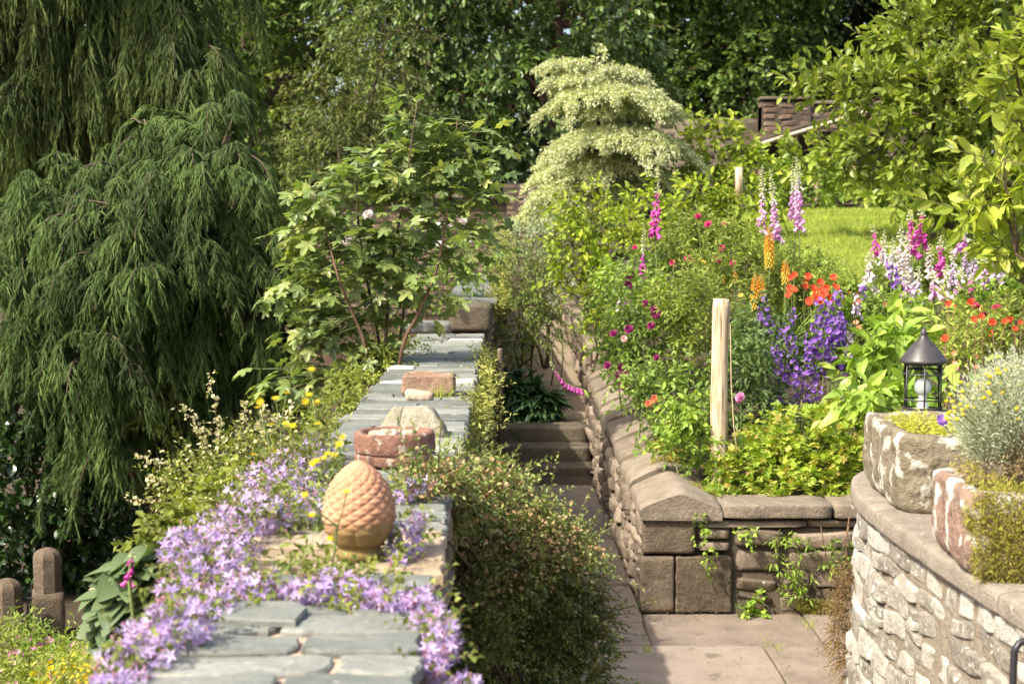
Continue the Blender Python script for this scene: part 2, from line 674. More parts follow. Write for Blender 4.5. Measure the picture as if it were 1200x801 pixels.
M['brick'] = stone_mat('old_brick', [(.085, .055, .038), (.145, .1, .07), (.21, .16, .115)], .9, 4, bump=.8)  # shade on the back walls is put into this darkened brick colour
M['terracotta'] = stone_mat('terracotta', [(.34, .165, .088), (.46, .235, .135), (.54, .32, .205)], 0, 12, bump=.5, bscale=60)
M['red_stone'] = stone_mat('red_sandstone', [(.14, .065, .046), (.22, .115, .08), (.30, .18, .13)], .3, 14, spots=(.44, .38, .31), spot_amt=.42, spot_scale=24, bump=1.0, bscale=50, bdist=.014)
M['buff_stone'] = stone_mat('buff_block', [(.17, .105, .07), (.27, .175, .12), (.36, .26, .19)], .3, 14, bump=1.0, bscale=50, bdist=.014)
M['grey_rock'] = stone_mat('grey_mossy_rock', [(.17, .15, .10), (.29, .26, .19), (.42, .385, .3)], .2, 10, moss=(.22, .2, .07), moss_amt=.42, moss_scale=12, bump=1.0, bdist=.015)
M['bark'] = stone_mat('bark', [(.06, .042, .026), (.11, .08, .05), (.17, .125, .08)], 0, 9, bump=1.0)
M['bark_red'] = stone_mat('reddish_young_bark', [(.07, .04, .026), (.12, .07, .045), (.17, .105, .068)], 0, 9, bump=.5)
M['twig'] = plain_mat('twig_bark', (.075, .055, .033), .8)
M['stem'] = plain_mat('green_stem', (.13, .17, .05), .6)
M['drystem'] = plain_mat('brown_stem', (.17, .10, .05), .7)
M['wood'] = None
M['black'] = plain_mat('black_iron', (.045, .04, .04), .42, .0, .5, .3, 30)
M['pipe'] = plain_mat('black_pipe', (.02, .02, .022), .35)
M['rust'] = plain_mat('grey_brown_metal', (.15, .12, .085), .6, .2)
M['moss'] = leaf_mat('moss_tufts', [(.22, .195, .035), (.30, .275, .055), (.17, .175, .04)], .2, .8, .1, .3, gain=1.1)


def wood_mat():
    m, nt, b, out = new_mat('peeled_post_wood')
    g = nt.nodes.new('ShaderNodeNewGeometry')
    mp = nt.nodes.new('ShaderNodeMapping')
    mp.inputs['Scale'].default_value = (60, 60, 3)
    nt.links.new(g.outputs['Position'], mp.inputs[0])
    n = noise(nt, 1.0, 5, .6, mp.outputs[0])
    c = ramp(nt, n, [(.2, .135, .075), (.46, .34, .215), (.56, .44, .3), (.6, .5, .36)], [.36, .46, .53, .64])
    k = noise(nt, 7, 3)
    c = mix(nt, ramp(nt, k, [(0,) * 3, (.7,) * 3], [.58, .72]), c, (.32, .21, .11))
    nt.links.new(c, b.inputs['Base Color'])
    b.inputs['Roughness'].default_value = .7
    bp = nt.nodes.new('ShaderNodeBump')
    bp.inputs['Strength'].default_value = .8
    bp.inputs['Distance'].default_value = .006
    nt.links.new(n, bp.inputs['Height'])
    nt.links.new(bp.outputs[0], b.inputs['Normal'])
    return m


M['wood'] = wood_mat()
gm, gnt, gb, gout = new_mat('lantern_glass')
gb.inputs['Base Color'].default_value = (.9, .95, .92, 1)
gb.inputs['Roughness'].default_value = .03
gb.inputs['Transmission Weight'].default_value = 1.0
gb.inputs['IOR'].default_value = 1.05
M['glass'] = gm
M['bulb'] = plain_mat('frosted_white_globe', (.82, .82, .8), .3, 0, .5, .02)

# leaves
M['l_cypress'] = leaf_mat('cypress_sprays', [(.034, .062, .016), (.052, .086, .024), (.082, .118, .036), (.042, .07, .02)], .2, .7, .15, .5, gain=1.25)
M['l_cypress2'] = leaf_mat('hanging_cypress_sprays', [(.04, .064, .016), (.062, .088, .024), (.092, .12, .036), (.048, .072, .02)], .2, .7, .15, .5, gain=1.25)
M['l_laurel'] = leaf_mat('broad_dark_leaves', [(.035, .062, .015), (.06, .10, .024), (.09, .14, .036)], .25, .38, .45)
M['l_dark'] = leaf_mat('deep_green_leaves', [(.03, .05, .012), (.05, .08, .018), (.075, .11, .026)], .25, .5, .3, gain=1.1)
M['l_maple'] = leaf_mat('maple_leaves', [(.04, .07, .014), (.07, .115, .022), (.105, .155, .034)], .35, .5, .3)
M['l_yew'] = leaf_mat('yew_needles', [(.012, .022, .008), (.02, .034, .011), (.035, .045, .016)], .1, .6, .2, gain=1.0)
M['l_sunny'] = leaf_mat('sunlit_far_leaves', [(.14, .17, .045), (.20, .22, .07), (.10, .135, .035)], .45, .6, .2)  # sunlight on the far tree is put into these paler leaf colours
M['l_olive'] = leaf_mat('olive_fine_leaves', [(.055, .08, .018), (.085, .115, .026), (.12, .14, .04)], .3, .6, .25)
M['l_syc'] = leaf_mat('sycamore_leaves', [(.075, .115, .035), (.115, .16, .048), (.155, .2, .06), (.2, .225, .07)], .38, .36, .5)
M['l_magnolia'] = leaf_mat('magnolia_leaves', [(.095, .14, .022), (.145, .19, .032), (.205, .24, .045), (.12, .165, .026)], .38, .4, .4)
M['l_golden'] = leaf_mat('golden_green_leaves', [(.20, .25, .035), (.27, .315, .05), (.145, .2, .03), (.35, .37, .08)], .42, .4, .4, gain=1.55)
M['l_shrub'] = leaf_mat('yellow_green_shrub_leaves', [(.13, .195, .02), (.19, .25, .026), (.265, .305, .034), (.10, .16, .02)], .4, .5, .28)
M['l_corn'] = leaf_mat('cream_variegated_leaves', [(.46, .49, .30), (.58, .60, .43), (.36, .41, .22), (.66, .67, .52)], .35, .55, .3, .12, gain=1.0)
M['l_holly'] = leaf_mat('glossy_dark_leaves', [(.02, .05, .014), (.035, .08, .02), (.06, .11, .03)], .15, .28, .6, gain=1.0)
M['l_coton'] = leaf_mat('small_dark_shrub_leaves', [(.06, .10, .024), (.095, .14, .032), (.13, .175, .04), (.17, .195, .05), (.14, .11, .04)], .32, .42, .4)
M['l_spirea'] = leaf_mat('lime_leaves', [(.19, .235, .035), (.26, .295, .055), (.13, .185, .032)], .4, .5, .3, gain=1.15)
M['l_rose'] = leaf_mat('rose_leaves', [(.085, .145, .026), (.135, .205, .036), (.195, .265, .055)], .38, .45, .35)
M['l_border'] = leaf_mat('border_leaves', [(.095, .155, .024), (.145, .215, .034), (.205, .27, .046)], .38, .48, .3)
M['l_feather'] = leaf_mat('feathery_border_leaves', [(.12, .16, .026), (.17, .215, .042), (.225, .26, .06)], .38, .55, .22)
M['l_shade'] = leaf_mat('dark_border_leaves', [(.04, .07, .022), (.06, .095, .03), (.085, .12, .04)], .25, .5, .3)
M['l_lush'] = leaf_mat('lush_broad_leaves', [(.12, .19, .03), (.17, .25, .04), (.23, .3, .055)], .35, .42, .4)
M['l_ger'] = leaf_mat('geranium_leaves', [(.19, .27, .03), (.25, .325, .04), (.15, .225, .028), (.31, .345, .055), (.28, .22, .06)], .38, .5, .28, .25, gain=1.45)
M['l_bell'] = leaf_mat('bellflower_leaves', [(.12, .165, .035), (.17, .215, .05), (.24, .265, .07)], .35, .5, .3, gain=1.1)
M['l_cardoon'] = leaf_mat('grey_green_broad_leaves', [(.07, .115, .05), (.10, .15, .07), (.135, .18, .09)], .25, .55, .3, .2, gain=1.0)
M['l_helle'] = leaf_mat('hellebore_leaves', [(.028, .068, .026), (.045, .10, .035), (.07, .14, .05)], .25, .4, .45, gain=1.0)
M['l_grey'] = leaf_mat('silver_grey_leaves', [(.38, .42, .33), (.47, .50, .41), (.30, .34, .26), (.54, .56, .47)], .25, .7, .2, .2, gain=1.0)
M['l_hebe'] = leaf_mat('grey_green_hebe_leaves', [(.12, .16, .09), (.17, .21, .12), (.22, .26, .16)], .25, .55, .3)
M['l_path'] = leaf_mat('fine_path_shrub_leaves', [(.10, .15, .035), (.14, .195, .048), (.19, .235, .065)], .35, .5, .3)
M['l_casc'] = leaf_mat('cascading_leaves', [(.20, .11, .05), (.27, .17, .08), (.17, .15, .05), (.35, .25, .15)], .3, .55, .25, .2, gain=1.0)
M['l_sedum'] = leaf_mat('gold_sedum_leaves', [(.34, .35, .04), (.42, .4, .06), (.26, .3, .04)], .35, .5, .3, .15, gain=1.2)
M['l_dry'] = leaf_mat('dry_brown_twigs', [(.12, .085, .045), (.19, .14, .08), (.26, .2, .12)], .1, .8, .1, gain=1.0)
M['l_grass'] = leaf_mat('grass_blades', [(.15, .20, .025), (.2, .25, .035), (.26, .29, .05)], .35, .5, .3)
M['l_willow'] = leaf_mat('wallside_weed_leaves', [(.16, .18, .04), (.22, .23, .06), (.28, .27, .08)], .35, .5, .3)
# petals
M['p_bell'] = petal_mat('violet_star_petals', [(.36, .27, .58), (.47, .37, .66), (.58, .49, .72), (.43, .29, .55), (.53, .41, .64), (.40, .30, .62)])
M['p_bellc'] = petal_mat('faded_mauve_petals', [(.40, .2, .26), (.48, .28, .36), (.36, .22, .2)])
M['p_yellow'] = petal_mat('yellow_petals', [(.75, .52, .02), (.8, .6, .03), (.68, .45, .02)])
M['p_cream'] = petal_mat('cream_buds', [(.62, .58, .33), (.7, .66, .42), (.52, .5, .22)])
M['p_coton'] = petal_mat('cream_pink_buds', [(.40, .38, .19), (.47, .42, .23), (.38, .16, .085), (.42, .34, .16), (.36, .22, .10)], .2)
M['p_magenta'] = petal_mat('magenta_bells', [(.58, .09, .38), (.66, .15, .46), (.5, .06, .32)])
M['p_pale'] = petal_mat('pale_pink_bells', [(.68, .38, .62), (.72, .48, .67), (.62, .28, .58)])
M['p_white'] = petal_mat('white_bells', [(.66, .62, .57), (.7, .66, .62), (.6, .53, .52)])
M['p_mauve'] = petal_mat('mauve_bells', [(.55, .42, .6), (.65, .52, .68), (.72, .64, .72)])
M['p_budgreen'] = petal_mat('green_white_buds', [(.48, .52, .28), (.6, .62, .42)])
M['p_violet'] = petal_mat('violet_petals', [(.17, .07, .36), (.24, .11, .46), (.33, .19, .56), (.13, .05, .28)])
M['p_poker'] = petal_mat('orange_poker_florets', [(.75, .28, .03), (.8, .4, .05), (.72, .22, .03)])
M['p_pokery'] = petal_mat('yellow_poker_florets', [(.78, .5, .05), (.8, .6, .12), (.76, .4, .04)])
M['p_red'] = petal_mat('scarlet_petals', [(.62, .05, .02), (.7, .10, .03), (.55, .03, .02)])
M['p_cerise'] = petal_mat('cerise_petals', [(.52, .03, .13), (.6, .06, .2), (.42, .02, .10)])
M['p_rose'] = petal_mat('dark_purple_rose_petals', [(.16, .012, .075), (.24, .025, .12), (.33, .05, .19)], .2)
M['p_salmon'] = petal_mat('salmon_petals', [(.68, .2, .1), (.72, .3, .18)])
M['p_pinkrose'] = petal_mat('pale_pink_petals', [(.72, .45, .42), (.76, .58, .52)])
M['p_pink'] = petal_mat('small_pink_petals', [(.6, .2, .42), (.68, .34, .54), (.5, .14, .34)])

# ================================================================== THE SETTING
def zl(y):
    return np.interp(y, [0, 8, 13, 20, 30, 48, 90], [-1.0, -1.08, -1.12, -.9, .3, 2.4, 4.0])


def zp(y):
    return np.interp(y, [0, 13.3, 14.7, 17, 25, 34], [0, 0, .41, .5, .98, 1.6])


def zb(y):
    return np.interp(y, [9.0, 9.3, 10, 11, 12, 13, 14, 16, 20, 24, 40, 90], [.45, .55, .72, .95, 1.2, 1.5, 1.75, 2.0, 2.48, 2.75, 3.4, 5.0])


def ground_z(x, y):
    x, y = np.asarray(x, float), np.asarray(y, float)
    right = np.where(y < 9.05, np.where((x > 1.95) & (y < 7.9), 1.0, -.09), zb(y))
    mid = np.where(y < 9.05, np.where((x > 1.95) & (y < 7.9), 1.0, -.09), zp(y) - .09)
    w = np.clip((x - .9) / .25, 0, 1)
    r = mid * (1 - w) + right * w
    far = np.clip((y - 26) / 5, 0, 1)
    r = r * (1 - far) + zb(y) * far
    v = np.clip((x + .68) / .3, 0, 1)
    return zl(y) * (1 - v) + r * v


def grid_sheet(name, xs, ys, zf, mat, amp=.0, label=None):
    X, Y = np.meshgrid(xs, ys, indexing='ij')
    Z = zf(X, Y)
    if amp:
        Z = Z + amp * nz(np.stack([X, Y, X * 0], -1) * 2.2, 8)
    n, m = X.shape
    i = (np.arange(n - 1)[:, None] * m + np.arange(m - 1)[None]).ravel()
    o = MB().add(np.stack([X, Y, Z], -1).reshape(-1, 3), np.stack([i, i + m, i + m + 1, i + 1], -1)).build(name, mat, None, True)
    tag(o, kind='structure')
    return o


xs = np.concatenate([np.linspace(-150, -12, 24)[:-1], np.linspace(-12, -.8, 40)[:-1], np.linspace(-.8, 2.4, 60)[:-1], np.linspace(2.4, 14, 40)[:-1], np.linspace(14, 150, 24)])
ys = np.concatenate([np.linspace(-30, 4, 10)[:-1], np.linspace(4, 16, 150)[:-1], np.linspace(16, 40, 60)[:-1], np.linspace(40, 250, 24)])
grid_sheet('ground', xs, ys, ground_z, M['soil'], .012)

# dirt path through the lower garden at the left
lp = np.linspace(10.8, 26, 60)
grid_sheet('dirt_path', np.linspace(-4.35, -3.05, 16), lp, lambda x, y: zl(y) + .03 - .02 * ((x + 3.7) / .65) ** 2, stone_mat('leaf_strewn_dirt', [(.03, .022, .014), (.055, .042, .027), (.085, .065, .042)], 0, 6, spots=(.15, .12, .045), spot_amt=.3, bump=.8), .01)

# lawn
lawn_mat, lnt, lb, lout = new_mat('mown_lawn')
ln1 = noise(lnt, 2.2, 5, .7)
ln2 = noise(lnt, 45, 4, .7)
lc = ramp(lnt, ln1, [(.135, .19, .025), (.19, .245, .035), (.25, .28, .055)], [.25, .5, .75])
lc = mix(lnt, .55, lc, ramp(lnt, ln2, [(.4, .45, .4), (1, 1, 1), (1.3, 1.3, 1.1)], [.25, .5, .75]), 'MULTIPLY')
lnt.links.new(lc, lb.inputs['Base Color'])
lb.inputs['Roughness'].default_value = .8
lb.inputs['Specular IOR Level'].default_value = .15
lbp = lnt.nodes.new('ShaderNodeBump')
lbp.inputs['Distance'].default_value = .03
lnt.links.new(ln2, lbp.inputs['Height'])
lnt.links.new(lbp.outputs[0], lb.inputs['Normal'])
grid_sheet('lawn', np.linspace(2.6, 9.5, 60), np.linspace(14.0, 20.8, 60), lambda x, y: zb(y) + .03, lawn_mat, .012)

n_ = 60000
gx_, gy_ = rng.uniform(2.6, 9.4, n_), rng.uniform(14.1, 20.7, n_)
gm_ = MB()
scatter(gm_, rib_t(2, .12, .3), np.stack([gx_, gy_, zb(gy_) + .02], -1), frames(unit(np.array([0, 0, 1]) + rng.normal(0, .55, (n_, 3))), rdirs(n_)), rng.uniform(.03, .07, n_))
tag(gm_.build('lawn_grass', M['l_grass']), kind='stuff')

# upper garden path
grid_sheet('garden_path', np.linspace(-.25, .95, 16), np.linspace(14.72, 26, 80), lambda x, y: zp(y) + .0, M['gravel'], .012)

# paved patio, laid in rows of large slabs
mb = MB()
rows = [9.02, 8.29, 7.56, 6.8, 6.1, 5.4, 4.7, 4.0]
offs = [[.82, 1.775, 2.7], [.38, 1.43, 2.3], [-.1, .95, 1.9], [.5, 1.35], [.1, 1.1], [.6], [.2, 1.2]]
for k in range(len(rows) - 1):
    y1, y0 = rows[k], rows[k + 1]
    cuts = [-.25] + [c for c in offs[k] if c > -.2] + [3.6 if k < 2 else 1.75]
    for a, b in zip(cuts[:-1], cuts[1:]):
        g = .006
        poly = []
        for (p, q) in (((a + g, y0 + g), (b - g, y0 + g)), ((b - g, y0 + g), (b - g, y1 - g)), ((b - g, y1 - g), (a + g, y1 - g)), ((a + g, y1 - g), (a + g, y0 + g))):
            for t in np.linspace(0, 1, 5)[:-1]:
                poly.append((p[0] + (q[0] - p[0]) * t + rng.normal(0, .003), p[1] + (q[1] - p[1]) * t + rng.normal(0, .003)))
        mb.slab(poly, -.08, rng.normal(0, .003), .008, rng.normal(0, .003, 2), .0005)
for y1, y0 in ((9.75, 9.02), (10.5, 9.75), (11.2, 10.5), (11.9, 11.2), (12.6, 11.9), (13.75, 12.6)):
    mb.slab([(-.2, y0 + .006), (.3, y0 + .006), (.82, y0 + .006), (.82, y1 - .006), (.3, y1 - .006), (-.2, y1 - .006)], -.08, rng.normal(0, .003), .008)
tag(mb.build('patio', M['slab']), kind='structure')
grid_sheet('patio_joint_sand', np.linspace(-.3, 3.6, 30), np.linspace(4, 13.7, 60), lambda x, y: x * 0 - .022, stone_mat('mossy_joint', [(.10, .08, .05), (.17, .13, .09)], 0, 8, moss=(.1, .14, .03), moss_amt=.48), .004)


# ------------------------------------------------------------------ masonry
def rubble(mb, back, f, u0, u1, z0, z1, ch=(.09, .17), ll=(.14, .38), joint=.008, depth=.03, out=.0, n=7, seed=0, rowlist=None, jw=.05, rw=.5, rec=.62):
    """irregular stones laid in wavering courses on the surface f(u, z, out)"""
    g = np.random.default_rng(seed + 77)
    zz = [z0]
    while zz[-1] < z1 - ch[0] * .6:
        zz.append(zz[-1] + g.uniform(*ch))
    zz = np.array(zz)
    zz = z0 + (zz - z0) * (z1 - z0) / (zz[-1] - z0)
    if rowlist is not None:
        zz = np.array(rowlist)

    def wav(z, u, i):
        if i == 0 or i == len(zz) - 1:
            return z
        return z + .022 * math.sin(u * 5.1 + i * 2.3) + .014 * math.sin(u * 11.7 + i * 5.1)

    a = np.linspace(-1, 1, n)
    a = np.sign(a) * np.abs(a) ** .55
    A, B = np.meshgrid(a, a, indexing='ij')
    idx = (np.arange(n - 1)[:, None] * n + np.arange(n - 1)[None]).ravel()
    F = np.stack([idx, idx + n, idx + n + 1, idx + 1], -1)
    for i in range(len(zz) - 1):
        u = u0
        while u < u1 - .03:
            w = g.uniform(*ll)
            if u1 - (u + w) < ll[0] * .6:
                w = u1 - u
            cells = [(u, u + w, 0., 1.)]
            if w < .3 and g.random() < .25 and zz[i + 1] - zz[i] > .1:
                m = g.uniform(.35, .65)
                cells = [(u, u + w, 0., m), (u, u + w, m, 1.)]
            for (ua, ub, va, vb) in cells:
                L, H = ub - ua, (vb - va) * (zz[i + 1] - zz[i])
                # rounded-rectangle outline
                k = .30
                ax = A * (1 - .05 * np.abs(B) ** 6)
                bx = B * (1 - .05 * np.abs(A) ** 6)
                jit = g.normal(0, jw, 8)
                uu = ua + L / 2 + ax * (L / 2 - joint) + L * .5 * (jit[0] * A * B + jit[1] * B) * .6
                fz = bx * (H / 2 - joint) + H * .5 * (jit[2] * A * B + jit[3] * A) * .7
                zlo = np.array([wav(zz[i], x, i) for x in uu.ravel()]).reshape(n, n)
                zhi = np.array([wav(zz[i + 1], x, i + 1) for x in uu.ravel()]).reshape(n, n)
                mid = zlo + (zhi - zlo) * (va + vb) / 2
                ww = mid + fz
                p = np.stack([uu * 9, ww * 9, A * 0 + seed + i], -1)
                edge = (1 - np.abs(A) ** 9) * (1 - np.abs(B) ** 9)
                o = out + g.normal(0, depth * .3) + depth * (edge - .75) + depth * rw * nz(p, 5, 3) * (edge > .01) + A * g.normal(0, depth * .25) + B * g.normal(0, depth * .25)
                o = np.where(edge < .01, out - depth * 1.3, o)
                mb.add(f(uu.ravel(), ww.ravel(), o.ravel()), F)
            u += w
    if back is not None:
        nu = max(2, int((u1 - u0) / .12))
        uu, ww = np.meshgrid(np.linspace(u0, u1, nu), np.linspace(z0, z1, 10), indexing='ij')
        idx = (np.arange(nu - 1)[:, None] * 10 + np.arange(9)[None]).ravel()
        o = out - depth * rec + depth * .22 * nz(np.stack([uu * 14, ww * 14, uu * 0], -1), 9)
        back.add(f(uu.ravel(), ww.ravel(), o.ravel()), np.stack([idx, idx + 10, idx + 11, idx + 1], -1))


# ---- the long wall with the slate top
WT = 1.32
lw = thing('garden_wall', 'long low stone wall topped with grey slates, running away from the viewer down the left of the steps', 'wall', (-.48, 2, 0))
body = MB()
body.box((-.74, 1.9, -1.3), (-.235, 14.25, WT - .05))
body.build('wall_core', M['mortar'], lw)
mb, bk = MB(), MB()
rubble(mb, bk, lambda u, z, o: np.stack([-.215 + o, u, z], -1), 1.9, 14.2, -.05, WT - .05, (.10, .2), (.16, .42), seed=1)
rubble(mb, bk, lambda u, z, o: np.stack([-.76 - o, u, z], -1), 1.9, 14.2, -1.3, WT - .05, (.14, .24), (.2, .5), seed=2)
mb.build('wall_face', M['rubble'], lw, True)
bk.build('mortar_joint', M['joint'], lw)
# mortar bed and the slates in it
mb = MB()
nx, ny = 24, 260
X, Y = np.meshgrid(np.linspace(-.775, -.19, nx), np.linspace(1.9, 14.25, ny), indexing='ij')
Z = WT - .012 + .006 * nz(np.stack([X * 20, Y * 20, X * 0], -1), 12)
Z[0], Z[-1] = WT - .06, WT - .06
i = (np.arange(nx - 1)[:, None] * ny + np.arange(ny - 1)[None]).ravel()
mb.add(np.stack([X, Y, Z], -1).reshape(-1, 3), np.stack([i, i + ny, i + ny + 1, i + 1], -1))
mb.build('mortar_bed', M['mortar'], lw, True)


def slate_poly(x0, x1, y0, y1, rnd=.5):
    n = 22
    t = np.arange(n) / n * 2 * math.pi
    e = rng.uniform(3.2, 7.0)
    c, s = np.cos(t), np.sin(t)
    px = np.sign(c) * np.abs(c) ** (2 / e)
    py = np.sign(s) * np.abs(s) ** (2 / e)
    sk = rng.normal(0, .12)
    X = (x0 + x1) / 2 + (px + 0 * py) * (x1 - x0) / 2 + rng.normal(0, .006, n)
    Y = (y0 + y1) / 2 + (py + sk * px * py) * (y1 - y0) / 2 + rng.normal(0, .004, n) + .008 * np.sin(px * 2 + rng.uniform(0, 6))
    return np.stack([X, Y], -1)


sl, pale, sst = MB(), MB(), MB()
y = 2.0
row = 0
while y < 14.1:
    near = y < 6.0
    h = rng.uniform(.13, .19) if near else rng.uniform(.17, .27)
    if y + h > 14.15:
        h = 14.15 - y
    xl, xr = -.80 + rng.normal(0, .012), -.175 + rng.normal(0, .01)
    if 4.15 < y < 4.8:
        tgt, cut = sst, [xl, -.48 + rng.normal(0, .04), xr]
    else:
        tgt = sl
        k = 3 if rng.random() < .35 else 2 if rng.random() < .85 else 1
        cut = [xl] + sorted(rng.uniform(xl + .14, xr - .14, k - 1)) + [xr]
    for a, b in zip(cut[:-1], cut[1:]):
        if b - a < .09:
            continue
        g = .004 if not near else .008
        if near and tgt is sl:
            poly = slate_poly(a + g, b - g, y + g, y + h - g)
        else:
            n = 5
            poly = []
            c = [(a + g, y + g), (b - g, y + g + rng.normal(0, .008)), (b - g, y + h - g), (a + g, y + h - g + rng.normal(0, .008))]
            for q in range(4):
                p0, p1 = np.array(c[q]), np.array(c[(q + 1) % 4])
                for t in np.linspace(0, 1, n)[:-1]:
                    poly.append(p0 + (p1 - p0) * (t + rng.normal(0, .02)) + rng.normal(0, .004, 2))
        zt = WT + (rng.uniform(-.002, .006) if near else rng.uniform(0, .012))
        tg = pale if (tgt is sl and not near and rng.random() < .1) else tgt
        tg.slab(poly, WT - .03, zt, .006, rng.normal(0, .005 if near else .012, 2), .0015)
    y += h
sl.build('slate_coping', M['slate'], lw)
pale.build('pale_slate', stone_mat('bleached_slate', [(.45, .43, .38), (.6, .57, .5)], .4, 6, bump=.3), lw)
sst.build('sandstone_coping', M['sandstone'], lw)

# loose slate in front of the finial
ls = MB()
poly = np.array([PZ(x, yy, WT + .02)[:2] for x, yy in ((256, 724), (268, 704), (300, 703), (345, 704), (361, 713), (346, 727), (300, 726))])
ls.slab(poly, WT + .004, WT + .022, .005, (.0, .0))
tag(ls.build('loose_slate', M['slate']), 'loose slate with pointed ends lying on the near wall top among purple bellflowers', 'slate')

# ---- the raised stretch of wall farther back
rw = thing('raised_wall', 'higher stretch of stone wall behind the sapling, its dark end stone facing the viewer', 'wall', (-.36, 14.3, 0))
e0 = P(527, 356, 14.3)
zt2 = e0[2]
mb = MB()
mb.rock((-.31, 14.55, zt2 - .13), (.2, .25, .13), .02, 6, .01)
mb.build('end_stone', M['step'], rw, True)
mb, bk = MB(), MB()
mb.box((-.5, 14.81, -1), (-.12, 26.5, zt2 - .03))
rubble(mb, None, lambda u, z, o: np.stack([-.11 + o, u, z], -1), 14.82, 26.4, .2, zt2 - .03, (.1, .2), (.2, .5), seed=4)
mb.build('wall_face', M['rubble'], rw, True)
mb = MB()
y = 14.85
while y < 26.4:
    h = rng.uniform(.25, .45)
    mb.slab([(-.56, y + .005), (-.3, y + .005), (-.06, y + .005), (-.06, y + h - .005), (-.3, y + h - .005), (-.56, y + h - .005)], zt2 - .02, zt2 + .025 + rng.uniform(0, .015), .008, rng.normal(0, .01, 2))
    y += h
mb.build('slate_coping', M['slate'], rw)
mb = MB()
mb.rock((-.72, 14.6, 1.36), (.24, .3, .05), .02, 5, .008)
mb.build('side_slab', M['slate'], rw, True)

# ---- retaining wall of the flower bed: front face and pier
fw = thing('retaining_wall', 'brown stone retaining wall with a peaked end stone holding the flower bed above the patio', 'wall', (.8, 9, 0))
mb = MB()
mb.box((.9, 9.06, -.1), (3.4, 9.34, .55))
mb.box((.845, 9.3, -.1), (1.25, 15.1, .62))
mb.build('wall_core', M['joint'], fw)


def ash(mb, x0, x1, z0, z1, yf=9.0, d=.16, amp=.006, n=10, fr=9, seed=0):
    mb.rock(((x0 + x1) / 2, yf + d, (z0 + z1) / 2), ((x1 - x0) / 2 - .004, d, (z1 - z0) / 2 - .004), .014, n, amp, fr, seed=seed)


a1 = MB()
ash(a1, .82, 1.145, .352, .575, 9.0, .2, .006, 12, 8)
a1.build('quoin', M['ashlar'], fw, True)
a2 = MB()
ash(a2, .81, 1.02, 0, .345, 8.985, .2, .003, 12, 10, 2)
V0 = a2.n


def tooled(p):
    q = p.copy()
    fr = (p[:, 1] < -.12)
    q[:, 1] += fr * (.010 * np.sin((p[:, 0] * 1.5 + p[:, 2]) * 95) * (.5 + .5 * nz(p * 14, 4)) - .006)
    return q


a2.rock((1.19, 9.19, .1725), (.168, .2, .1705), .016, 64, .008, 12, fn=tooled, seed=3)
a2.build('quoin', M['ashlar'], fw, True)
mb, bk = MB(), MB()
rubble(mb, bk, lambda u, z, o: np.stack([u, 9.02 - o, z], -1), 1.36, 3.4, .0, .50, seed=6, rowlist=[0, .12, .22, .375, .50], ll=(.16, .46), depth=.035)
rubble(mb, None, lambda u, z, o: np.stack([u, 9.02 - o, z], -1), 1.15, 1.358, .352, .50, seed=16, rowlist=[.352, .42, .50], ll=(.2, .22), depth=.03)
rubble(mb, None, lambda u, z, o: np.stack([u, 9.01 - o, z], -1), 1.15, 3.4, .50, .565, seed=7, rowlist=[.50, .563], ll=(.3, .7), depth=.03)
rubble(mb, bk, lambda u, z, o: np.stack([.815 - o - .06 * np.clip((z - .2) / .5, 0, 1) * np.clip((9.6 - u) / .6, 0, 1) * 0, u, z], -1), 9.02, 15.1, -.02, .60, (.08, .16), (.14, .34), seed=8, depth=.035)
mb.build('rubble_face', M['rubble'], fw, True)
bk.build('mortar_joint', M['joint'], fw)
# flat coping of the front
mb = MB()
for a, b in ((1.29, 1.95), (1.955, 2.35), (2.355, 2.9), (2.9, 3.4)):
    mb.rock(((a + b) / 2, 9.155, .612), ((b - a) / 2 - .004, .185, .047), .02, 8, .006, 7)
mb.build('flat_coping', M['cope'], fw, True)
# saddle-backed coping stones along the path side
mb = MB()
ysp = [8.97, 9.75, 10.5, 11.2, 12.1, 12.9, 13.7, 14.4, 15.1]
for k in range(len(ysp) - 1):
    y0, y1 = ysp[k], ysp[k + 1]
    n1, n2 = 22, 14
    w0, w1 = .81, 1.295
    base = .58 + .035 * k
    A, B = np.meshgrid(np.linspace(0, 1, n1), np.linspace(0, 1, n2), indexing='ij')

    def prof(a):
        x = w0 + (w1 - w0) * np.clip((a - .12) / .76, 0, 1)
        z = np.where(a < .12, base + .065 * a / .12, np.where(a > .88, base + .065 * (1 - a) / .12, base + .065 + .10 * (1 - np.abs(2 * np.clip((a - .12) / .76, 0, 1) - 1) ** 1.2)))
        return x, z
    x, z = prof(A)
    yv = y0 + .006 + (y1 - y0 - .012) * B
    edge = np.minimum(B, 1 - B) * (y1 - y0)
    z = z - .02 * np.clip(1 - edge / .03, 0, 1) + .012 * nz(np.stack([x * 6, yv * 6, z * 6], -1), 6)
    i = (np.arange(n1 - 1)[:, None] * n2 + np.arange(n2 - 1)[None]).ravel()
    mb.add(np.stack([x + .008 * nz(np.stack([yv * 5, z * 5, x], -1), 7), yv, z], -1).reshape(-1, 3), np.stack([i, i + 1, i + n2 + 1, i + n2], -1))
    for side in (0, n2 - 1):      # end faces
        ring = np.stack([x[:, side], yv[:, side], z[:, side]], -1)
        c = ring.mean(0)
        c[2] = base
        q = np.arange(n1 - 1)
        f = np.stack([q, q + 1, np.full(n1 - 1, n1)], -1)
        mb.add(np.concatenate([ring, [c]]), f if side == 0 else f[:, ::-1])
        mb.add(np.array([ring[0], ring[-1], c]), np.array([(0, 2, 1)]))
mb.build('saddle_coping', M['cope'], fw, True)

